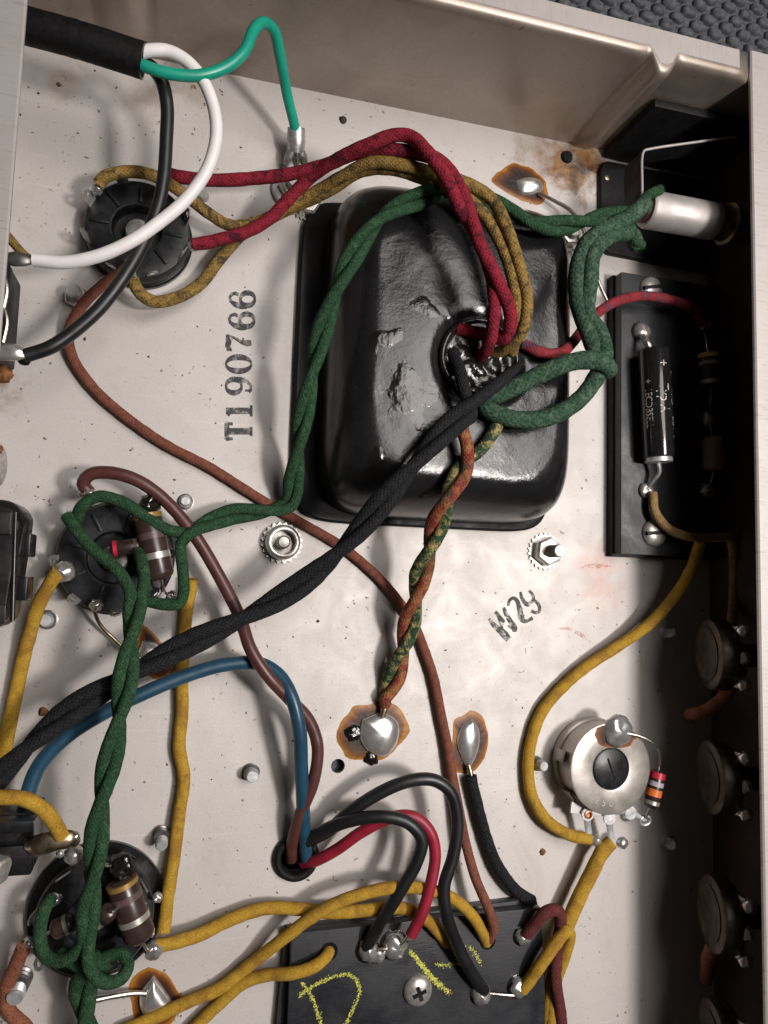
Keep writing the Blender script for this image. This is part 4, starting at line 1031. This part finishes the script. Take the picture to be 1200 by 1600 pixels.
# ring terminal for the green cord wire
rt = root('ring_terminal', P(460, 260, 0), 'grey crimp ring terminal holding the green cord wire', 'terminal')
def flat_tube(name, pts, rs, mat, flat, parent, sides=16):
    path = catmull(PX(pts), .5); n = len(path); rr = []
    for i in range(n):
        f = i/(n-1)*(len(rs)-1); k = min(int(f), len(rs)-2); rr.append(rs[k] + (rs[k+1]-rs[k])*(f-k))
    m = MB(); m.tube(path, rr, sides, 0, None, flat); return m.build(name, mat, parent, True, 0, 50)
flat_tube('barrel', [(463, 200, 8), (463, 222, 6.5), (462, 238, 5)], [2.7, 2.9, 2.6], 'solder_dull', .85, rt)
flat_tube('crimp_wing', [(455, 236, 6), (450, 248, 4.6), (446, 258, 3.4)], [1.2, 1.3, .7], 'solder_dull', .6, rt)
flat_tube('crimp_wing', [(470, 236, 6), (475, 246, 4.8), (480, 258, 3.2)], [1.2, 1.3, .6], 'solder_dull', .6, rt)
flat_tube('wire_strands', [(463, 235, 6), (464, 250, 4.2), (465, 262, 3)], [1.1, 1.0, .7], 'tinned_wire', .8, rt)
flat_tube('tongue', [(462, 238, 4.2), (460, 256, 2.4), (458, 276, 1.4), (457, 286, 1.2)], [2.4, 3.2, 3.6, 3.4], 'zinc', .22, rt)
c = P(455, 296, 1.0); m = MB(); m.lathe([(6.2, -.9), (6.2, .2), (5.6, .5), (2.2, .5)], 32, Matrix.Translation(c)); m.build('ring', 'zinc', rt, True, 0, 40)
m = MB(); m.lathe([(4.2, .4), (4.2, 2.2), (3.4, 3.0), (2, 3.1)], 6, Matrix.Translation(c)); m.build('nut', 'steel', rt, True, .3, 30)
m = MB(); m.lathe([(1.9, 3), (1.9, 5.2), (1.5, 5.6), (.01, 5.7)], 16, Matrix.Translation(c)); m.build('stud', 'steel', rt, True, 0, 40)

# ================================================================== wires
FZ = 9
# --- power cord conductors
wire('white_wire', 'white plastic power cord wire curving to the power switch', [(212, 84, 36), (235, 79, 37), (262, 80, 37), (288, 93, 37), (315, 122, 37), (333, 165, 36), (338, 210, 35), (325, 262, 34), (290, 312, 32), (248, 348, 31), (200, 380, 30), (150, 401, 29), (100, 410, 28), (52, 406, 27)], 20, 'pvc_white', jit=.01)
wire('green_wire', 'bright green plastic power cord wire rising to the ring terminal', [(205, 95, 36), (222, 102, 37.5), (260, 114, 38), (310, 118, 38), (355, 104, 38), (382, 80, 38), (396, 48, 37), (412, 35, 35), (428, 48, 32), (438, 90, 26), (448, 145, 17), (462, 203, 8.5)], 18, 'pvc_green', jit=.01)
wire('black_wire', 'glossy black plastic power cord wire crossing the socket to the switch', [(215, 92, 34.5), (238, 106, 33), (253, 128, 32), (261, 165, 31), (260, 215, 30), (256, 275, 29), (247, 322, 28.5), (225, 378, 28), (195, 430, 28), (155, 482, 27.5), (110, 522, 27), (78, 543, 27), (40, 556, 27)], 21, 'pvc_black', jit=.01)
# --- rectifier leads: red pair and dirty yellow pair
wire('red_cloth_wire', 'dark red cloth wire running straight to the socket top lug', [(262, 272, 13), (285, 277, 13), (340, 282, 14), (400, 279, 16), (460, 272, 20), (510, 258, 25), (560, 238, 31), (610, 235, 37), (650, 240, 40), (688, 252, 43), (718, 292, 45), (735, 335, 46), (752, 385, 46.5), (778, 440, 46), (797, 492, 43), (790, 528, 39), (765, 525, 35), (735, 518, 31), (718, 514, 29)], 21.5, 'cloth_red', fuzz=FZ)
wire('red_cloth_wire', 'dark red cloth wire curving below the ring terminal to the socket side', [(302, 382, 10), (330, 378, 11), (380, 364, 13), (420, 342, 15), (450, 312, 17), (485, 278, 21), (530, 248, 30), (575, 226, 37), (615, 211, 40.5), (640, 213, 42), (668, 238, 45.5), (695, 275, 46.5), (716, 320, 46), (742, 362, 44), (762, 412, 43.5), (772, 465, 43), (770, 510, 40), (762, 545, 34), (752, 556, 29)], 21.5, 'cloth_red', fuzz=FZ)
wire('yellow_cloth_wire', 'dirty yellow cloth wire arching over the socket top to its left lug', [(154, 288, 13), (165, 276, 14), (200, 268, 15), (238, 274, 15), (285, 302, 13), (325, 332, 12), (362, 352, 11), (400, 348, 12), (445, 328, 14), (490, 300, 19), (535, 275, 27), (580, 255, 34), (630, 258, 38), (680, 272, 40), (728, 286, 41), (768, 312, 41.5), (795, 365, 42), (812, 420, 42.5), (824, 470, 42), (815, 520, 38), (790, 545, 32), (772, 552, 28)], 19.5, 'cloth_dirty_yellow', fuzz=FZ)
wire('yellow_cloth_wire', 'dirty yellow cloth wire looping under the socket to its bottom lug', [(207, 436, 12), (217, 456, 11), (240, 471, 9), (275, 466, 7), (315, 442, 6), (345, 402, 6), (378, 366, 7), (425, 340, 10), (470, 318, 14), (520, 294, 22), (565, 268, 29), (615, 264, 34), (665, 280, 37), (715, 300, 38.5), (752, 330, 39), (782, 380, 40), (800, 430, 41), (808, 480, 40), (806, 520, 36), (800, 550, 30)], 19.5, 'cloth_dirty_yellow', fuzz=FZ)
# --- green heater pair: lamp holder over the transformer to the middle socket
gA = [(985, 338, 31), (940, 340, 32), (890, 352, 34), (840, 350, 35), (790, 330, 35), (745, 308, 35), (700, 299, 35.5), (650, 312, 36), (600, 338, 35.5), (562, 382, 34.5), (530, 445, 32), (505, 515, 28), (486, 590, 23), (470, 670, 17), (459, 745, 10), (450, 788, 6), (415, 800, 6.5), (365, 804, 8), (325, 818, 11), (296, 834, 14)]
for w_ in (0, 1):
    tw, r = twist(gA, 18.5, 46, .4, w_, .92)
    pre = PX([(1032, 296, 32), (1012, 306, 32)] if w_ == 0 else [(1002, 384, 29), (990, 374, 30.5), (984, 352, 31.5)])
    post = PX([(262, 828, 16), (225, 806, 17), (185, 782, 17), (150, 776, 17), (127, 792, 16), (120, 812, 13)] if w_ == 0 else [(283, 850, 15.5), (285, 885, 15), (287, 925, 14.5), (280, 943, 14), (255, 945, 13.5), (228, 938, 12)])
    wire_w('green_cloth_wire', ('green twisted cloth wire draped over the transformer, looping round the socket top' if w_ == 0 else 'green twisted cloth wire draped over the transformer, bent square beside the resistor'), pre + tw + post, r, 'cloth_green', 'green heater wires', FZ)
# --- green leads from the transformer hole to the lamp holder
wire('pale_green_wire', 'pale green cloth lead arching from the transformer hole above its twin', [(745, 622, 29), (775, 618, 32), (815, 600, 35), (860, 577, 38), (905, 563, 40), (940, 566, 40.5), (951, 578, 38), (938, 562, 35), (921, 520, 34), (904, 470, 33.5), (902, 420, 33), (916, 382, 33), (945, 360, 33), (975, 345, 33), (1008, 318, 32.5)], 28, 'cloth_green_pale', 'pale green transformer leads', FZ)
wire('pale_green_wire', 'pale green cloth lead sagging in a loop below its twin at the transformer edge', [(748, 625, 30), (765, 642, 33), (805, 655, 35), (855, 652, 36), (900, 628, 36.5), (930, 592, 36.5), (945, 555, 36), (938, 522, 34.5), (918, 490, 34.5), (922, 440, 35), (928, 395, 34.5), (950, 370, 33), (985, 366, 30), (995, 385, 28)], 27, 'cloth_green_pale', 'pale green transformer leads', FZ)
# --- green heater pair from the middle socket to the lower socket
gB = [(213, 930, 25), (208, 975, 28), (200, 1035, 31), (192, 1090, 31), (180, 1150, 30), (165, 1215, 29), (154, 1280, 28), (147, 1350, 26), (138, 1420, 24)]
for w_ in (0, 1):
    tw, r = twist(gB, 20.5, 40, 1.3, w_, .92)
    pre = PX([(104, 806, 17), (118, 826, 19), (145, 858, 21), (180, 888, 23)] if w_ == 0 else [(216, 862, 15), (222, 878, 20), (226, 905, 23)])
    post = PX([(128, 1475, 22), (100, 1500, 20), (72, 1495, 18), (62, 1460, 17), (70, 1420, 16), (82, 1402, 14)] if w_ == 0 else [(140, 1470, 23), (140, 1510, 24), (160, 1535, 24), (188, 1530, 22), (200, 1508, 19), (190, 1490, 17), (165, 1496, 16), (150, 1506, 15)])
    wire_w('green_cloth_wire', ('green twisted cloth wire crossing the black pair, hooked round the lower socket left' if w_ == 0 else 'green twisted cloth wire crossing the black pair, curled at the lower socket bottom'), pre + tw + post, r, 'cloth_green', 'green heater wires', FZ)
gC = [(140, 1505, 17), (130, 1545, 14), (132, 1585, 13), (140, 1640, 12)]
for w_ in (0, 1):
    tw, r = twist(gC, 23, 40, .3, w_, .92); pre = PX([(92, 1490, 17)] if w_ == 0 else [(168, 1520, 18)])
    wire_w('green_cloth_wire', ('green cloth wire running down from the hooked strand below the lower socket' if w_ == 0 else 'green cloth wire running down from the curled strand below the lower socket'), pre + tw, r, 'cloth_green', 'green wires below the lower socket', FZ)
# --- black pair
bP = [(735, 640, 37), (700, 668, 38.5), (650, 724, 38), (605, 775, 36), (555, 836, 31), (500, 890, 27), (425, 942, 25), (345, 982, 25), (270, 1018, 25), (190, 1062, 24), (115, 1108, 24), (45, 1165, 23), (-30, 1240, 22)]
for w_ in (0, 1):
    tw, r = twist(bP, 21.5, 62, .9, w_, .92)
    pre = PX([(812, 574, 30), (790, 590, 34), (762, 612, 36)] if w_ == 0 else [(706, 552, 28), (716, 575, 32.5), (724, 606, 35.5)])
    wire_w('black_cloth_wire', ('black cloth transformer lead leaving the right side of the hole' if w_ == 0 else 'black cloth transformer lead leaving the left side of the hole'), pre + tw, r, 'cloth_black', 'black transformer leads', FZ + 2)
# --- red / green tracer pair to the floor joint
tP = [(700, 775, 32), (678, 835, 25), (660, 890, 19), (645, 950, 13), (630, 1010, 8), (614, 1062, 4.2), (602, 1088, 3.0)]
for w_ in (0, 1):
    tw, r = twist(tP, 19, 34, .2, w_, .92)
    pre = PX([(716, 640, 32), (722, 670, 35), (730, 700, 35), (727, 740, 34)] if w_ == 0 else [(786, 640, 31), (775, 668, 32.5), (752, 702, 32.5), (722, 725, 32)])
    wire_w('tracer_cloth_wire', ('red cloth wire with yellow tracer twisted down to the burnt solder joint' if w_ == 0 else 'green and yellow flecked cloth wire twisted down to the burnt solder joint'), pre + tw + PX([(602, 1100, 2.4)]), r, 'cloth_red_fleck' if w_ == 0 else 'cloth_green_fleck', 'transformer tap leads', FZ)
wire('bare_strands', 'frayed bare strands entering the burnt solder joint', [(602, 1092, 2.6), (601, 1105, 2.6), (597, 1120, 2.6)], 10, 'brass_dull', jit=.15)
# --- brown wire across the floor
wire('brown_cloth_wire', 'long reddish brown cloth wire from the rectifier socket across the floor to the terminal board', [(202, 415, 15), (190, 425, 14), (160, 445, 11), (128, 478, 7), (108, 520, 4), (112, 556, 2.4), (140, 600, 2.2), (200, 655, 2.2), (270, 700, 2.2), (340, 738, 2.2), (410, 782, 2.2), (480, 822, 2.2), (545, 862, 2.2), (600, 912, 2.2), (645, 972, 2.3), (672, 1040, 2.4), (690, 1120, 2.6), (705, 1200, 3), (722, 1290, 5), (742, 1370, 8), (765, 1425, 11), (771, 1450, 10), (764, 1468, 7.3)], 15.5, 'cloth_brown', fuzz=2)
wire('brown_wire', 'smooth maroon plastic wire looping from the middle socket down to the grommet', [(140, 770, 11), (130, 756, 12), (142, 741, 13), (175, 739, 14), (215, 751, 14), (258, 782, 13), (305, 838, 12.5), (345, 905, 12), (375, 965, 13), (392, 1015, 15.5), (418, 1055, 16), (452, 1092, 14.5), (482, 1125, 13), (496, 1165, 12.5), (490, 1220, 11), (468, 1275, 8), (456, 1320, 3), (455, 1342, -1)], 20, 'pvc_brown', jit=.015)
wire('blue_wire', 'teal blue plastic wire curving from the grommet under the black pair', [(480, 1350, -1), (477, 1325, 2.5), (474, 1270, 8), (471, 1200, 12.5), (468, 1140, 16), (456, 1090, 16), (436, 1055, 13.5), (405, 1037, 12), (350, 1039, 12), (290, 1056, 12.5), (220, 1085, 13.5), (160, 1115, 14), (105, 1150, 14), (62, 1195, 14), (44, 1240, 14), (38, 1285, 13)], 22, 'pvc_blue', jit=.01)
wire('black_wire', 'black plastic wire with the taller loop from the grommet to the board edge', [(470, 1330, -1), (488, 1312, 3), (515, 1297, 7), (545, 1270, 11), (595, 1238, 14), (640, 1220, 16), (678, 1219, 16.5), (704, 1238, 16.5), (715, 1285, 16), (708, 1338, 15.5), (694, 1385, 15.5), (698, 1430, 15), (716, 1480, 13), (740, 1525, 10.5), (756, 1548, 8.3)], 20, 'pvc_black', jit=.01)
wire('black_wire', 'black plastic wire with the lower loop ending beside the red wire', [(468, 1326, -1), (480, 1314, 4), (505, 1298, 8.5), (548, 1282, 13), (600, 1276, 16), (638, 1286, 17), (659, 1312, 17), (652, 1345, 16.5), (628, 1388, 15.5), (602, 1430, 13), (584, 1460, 10.5), (572, 1480, 8)], 20, 'pvc_black', jit=.01)
wire('red_wire', 'smooth red plastic wire from the grommet to the terminal board', [(474, 1348, -1), (492, 1345, 3), (525, 1328, 7), (565, 1300, 11), (612, 1277, 14), (648, 1277, 15.5), (672, 1300, 16), (680, 1335, 16), (672, 1385, 16), (658, 1430, 15.5), (642, 1462, 14.5)], 18.5, 'pvc_red', jit=.01)
# --- yellow wires
Y = 'cloth_yellow'
wire('yellow_cloth_wire', 'yellow cloth wire curving from the component board round the trimmer can', [(1094, 848, 18), (1082, 885, 15), (1055, 930, 11), (1020, 970, 8), (975, 1004, 5.5), (925, 1036, 4), (882, 1070, 3.2), (850, 1108, 2.8), (832, 1150, 2.6), (825, 1195, 2.6), (832, 1245, 3), (855, 1283, 4.5), (890, 1304, 6), (922, 1311, 7)], 18, Y, fuzz=3)
wire('yellow_cloth_wire', 'tan cloth wire from the capacitor end into the dark beside the panel wall', [(1020, 770, 11), (1024, 800, 12), (1045, 826, 13), (1080, 838, 14), (1115, 840, 14), (1140, 842, 14), (1146, 870, 13), (1146, 930, 12), (1142, 980, 20)], 14, 'cloth_tan', fuzz=3)
wire('yellow_cloth_wire', 'thick yellow cloth wire from the trimmer terminals to the board side', [(955, 1316, 8), (942, 1330, 8), (925, 1362, 7.5), (905, 1400, 7), (888, 1440, 7), (876, 1480, 6), (866, 1525, 5), (858, 1570, 4), (856, 1640, 3)], 23, Y, fuzz=3)
wire('yellow_cloth_wire', 'yellow cloth wire hooked over the board edge to a shiny eyelet', [(816, 1546, 8.4), (826, 1534, 9.5), (845, 1508, 12), (868, 1474, 13), (884, 1454, 13), (890, 1462, 11), (882, 1495, 8), (868, 1535, 6), (862, 1580, 5), (860, 1640, 4)], 19, 'cloth_yellow', fuzz=3)
wire('maroon_cloth_wire', 'dark red-brown cloth wire bent over the board corner by the yellow hook', [(822, 1460, 9), (836, 1444, 11), (856, 1424, 13), (872, 1424, 13), (876, 1446, 11), (870, 1490, 8.5), (868, 1530, 8.5), (874, 1575, 7), (880, 1640, 5)], 19, 'cloth_maroon', fuzz=2)
wire('yellow_cloth_wire', 'long upright yellow cloth wire from the middle socket down to the lower resistor joint', [(300, 905, 5), (296, 930, 4), (288, 990, 3), (284, 1050, 2.6), (285, 1110, 2.6), (280, 1165, 2.6), (288, 1215, 2.6), (280, 1275, 3), (271, 1340, 4), (262, 1400, 6), (258, 1440, 7), (255, 1458, 8)], 19.5, Y, fuzz=4)
wire('yellow_cloth_wire', 'yellow cloth wire from the lower resistor joint along to the board, under the arched one', [(242, 1478, 9), (262, 1475, 8), (310, 1461, 6), (360, 1436, 5), (410, 1420, 5), (460, 1420, 6), (520, 1426, 8), (580, 1422, 9), (630, 1420, 10), (665, 1436, 10.5), (688, 1460, 9), (698, 1473, 6.5)], 19.5, Y, fuzz=4)
wire('yellow_cloth_wire', 'yellow cloth wire arching from the bottom edge over the board to the brown wire hole', [(190, 1612, 3), (240, 1590, 3), (295, 1565, 3), (345, 1543, 3.5), (395, 1504, 4), (445, 1464, 8), (495, 1428, 11), (550, 1402, 13), (610, 1387, 14), (660, 1387, 14), (705, 1402, 13.5), (735, 1428, 12.5), (752, 1452, 10), (760, 1472, 6.5)], 19, Y, fuzz=4)
wire('yellow_cloth_wire', 'yellow cloth wire rising from the bottom edge into the hole above the chalk letter', [(285, 1625, 3), (320, 1590, 3), (350, 1562, 3.2), (380, 1535, 4), (415, 1523, 6), (455, 1522, 9.5), (488, 1512, 10.5), (508, 1496, 9), (514, 1486, 6.5)], 19, Y, fuzz=4)
wire('yellow_cloth_wire', 'yellow cloth wire from the middle socket passing under the fuse holder', [(92, 893, 12), (80, 908, 11), (62, 940, 8), (45, 1000, 4.5), (28, 1070, 3), (12, 1150, 2.8), (-4, 1230, 2.8)], 22, Y, fuzz=4)
wire('yellow_cloth_wire', 'short yellow cloth wire bending down to the metal spoon terminal', [(-30, 1250, 27), (5, 1245, 28), (35, 1246, 28.5), (62, 1260, 28), (82, 1283, 27.5), (97, 1308, 26.5)], 23.5, Y, fuzz=4)
wire('yellow_cloth_wire', 'dirty yellow wire stub beside the power switch', [(-5, 350, 22), (15, 372, 23), (30, 390, 24), (42, 402, 25)], 14, 'cloth_dirty_yellow', fuzz=4)
wire('black_cloth_wire', 'short black cloth wire from the lens-shaped solder blob to the board', [(736, 1212, 3.0), (738, 1226, 3), (748, 1268, 3), (764, 1318, 3.2), (782, 1360, 4), (806, 1392, 4.5), (832, 1408, 4.2)], 18, 'cloth_black', fuzz=6)
wire('bare_strands', 'thin dark bare wire between lens-shaped blob and black cloth wire', [(732, 1195, 2.2), (735, 1206, 2.6), (737, 1218, 2.8)], 8, 'brass_dull', jit=.1)
wire('red_blue_cloth_wire', 'red cloth wire with blue tracer going from the hole into the shadowed board', [(818, 538, 30), (842, 549, 32), (872, 552, 31), (902, 526, 22), (920, 502, 17), (935, 488, 15), (962, 471, 14.5), (1000, 463, 14.5), (1040, 467, 14.5), (1078, 480, 14), (1100, 505, 11)], 16, 'cloth_red_blue', fuzz=4)
wire('bare_wire', 'thin bare wire from the small brown flux joint to the board edge', [(842, 302, 1.4), (866, 314, 3.5), (890, 328, 5.5), (908, 352, 7), (922, 400, 8), (935, 440, 8.5), (948, 470, 8.6)], 6, 'tinned_wire', jit=.03)
wire('bare_wire', 'thin bare wire from the middle socket to the half hidden solder blob', [(146, 950, 8), (156, 975, 5), (178, 998, 3), (205, 1022, 2.2), (225, 1030, 2.2)], 6, 'brass_dull', jit=.03)
wire('stranded_wire', 'short tinned stranded wire from the green curl to the pointed solder blob', [(150, 1562, 5), (180, 1556, 4), (205, 1552, 3), (228, 1552, 2.4)], 9, 'tinned_wire', jit=.08)
wire('salmon_cloth_wire', 'salmon cloth wire leaving the lower socket beside the stacked nuts', [(38, 1478, 12), (26, 1505, 9), (12, 1540, 6), (14, 1575, 4), (40, 1605, 3), (60, 1640, 3)], 22, 'cloth_orange_brown', fuzz=4)
wire('orange_cloth_wire', 'orange cloth wire in shadow between the upper control potentiometers', [(1158, 1046, 30), (1146, 1066, 26), (1128, 1092, 21), (1108, 1108, 18), (1092, 1114, 15), (1080, 1116, 9), (1078, 1120, 2)], 20, 'cloth_orange_brown', fuzz=3)
wire('orange_cloth_wire', 'orange cloth wire curling round the lower control potentiometer in shadow', [(1162, 1480, 30), (1140, 1474, 27), (1120, 1476, 24), (1108, 1492, 19), (1106, 1515, 12), (1102, 1530, 4)], 21, 'cloth_orange_brown', fuzz=3)

# frayed ends and solder at socket lugs
blob('solder_end', 'solder', P(100, 893, 11), 2.8, .8, None, 2, 14, .3, 'silvery solder lump joining yellow wire to the middle socket', 'solder joint')
blob('solder_end', 'solder', P(240, 1484, 9), 2.6, .9, None, 5, 14, .4, 'bright solder lump where two yellow wires meet the lower resistor', 'solder joint')
blob('solder_end', 'tar', P(192, 1352, 12), 3.4, .9, None, 9, 16, .5, 'black burnt lump at the top end of the lower brown resistor', 'solder joint')
blob('solder_end', 'tar', P(233, 787, 12), 2.8, .9, None, 12, 16, .5, 'dark burnt lump at the top end of the upper brown resistor', 'solder joint')

for par, lst in ((sA, ((152, 296, 11, 1.5), (300, 383, 9, 1.6), (206, 428, 11, 1.5), (203, 408, 13, 1.4), (264, 276, 12, 1.3))), (sB, ((120, 806, 12, 1.6), (150, 946, 9, 1.7), (138, 772, 11, 2.2), (268, 932, 9, 1.6), (228, 936, 11, 1.5))), (sC, ((86, 1405, 13, 1.6), (190, 1492, 14, 1.5), (118, 1340, 15, 2.0), (44, 1474, 11, 1.6), (246, 1402, 9, 1.4)))):
    for q_, (px, py, z, r_) in enumerate(lst): blob('lug_solder', 'solder', P(px, py, z), r_, 1.0, par, px, 12, .5)

# ------------------------------------------------------------------ crumbs and flakes on the floor
def debris():
    out = []
    for mat, cnt, lab in (('debris_brown', 230, 'scattered pale brown crumbs and fibres on the chassis floor'), ('debris_dark', 230, 'scattered dark specks and flakes on the chassis floor')):
        m = MB(); k = 0
        while k < cnt:
            px = random.uniform(20, 1000); py = random.uniform(90, 1590)
            if random.random() > (1.0 if (px < 360 and py < 420) else .55 if px < 420 else .30): continue
            p = P(px, py); r = abs(random.gauss(0, .22)) + .10; a = random.random() * 2 * PI; el = random.choice((1, 1, 1.6, 3.0))
            if r * el > 1.1: continue
            d = Vector((math.cos(a), math.sin(a), 0)); s_ = Vector((-d.y, d.x, 0)); h = random.uniform(.05, .25)
            q = [p + d*r*el + Vector((0, 0, .05)), p + s_*r*random.uniform(.4, 1) + Vector((0, 0, .05)), p - d*r*el*random.uniform(.6, 1) + Vector((0, 0, .05)), p - s_*r*random.uniform(.3, .8) + Vector((0, 0, .05)), p + Vector((0, 0, h + .05))]
            m.add(q, [(0, 1, 4), (1, 2, 4), (2, 3, 4), (3, 0, 4)]); k += 1
        o = m.build('floor_debris', mat, None, False); o['kind'] = 'stuff'; tag(o, lab, 'debris')
debris()
for i, (px, py, r, mat) in enumerate(((536, 188, 1.1, 'debris_dark'), (848, 1331, .9, 'rust_flake'), (68, 1112, 1.2, 'rust_flake'), (92, 132, .6, 'debris_brown'))):
    blob('flake', mat, P(px, py, .2), r, .35, None, i + 20, 8, .9, ('dark splinter on the floor near the end wall', 'orange rust flake on the floor left of the trimmer lead', 'brown flake on the floor left of the green pair', 'pale wood chip on the floor under the power cord')[i], 'flake')

for o in bpy.data.objects:
    if '_org' in o: del o['_org']
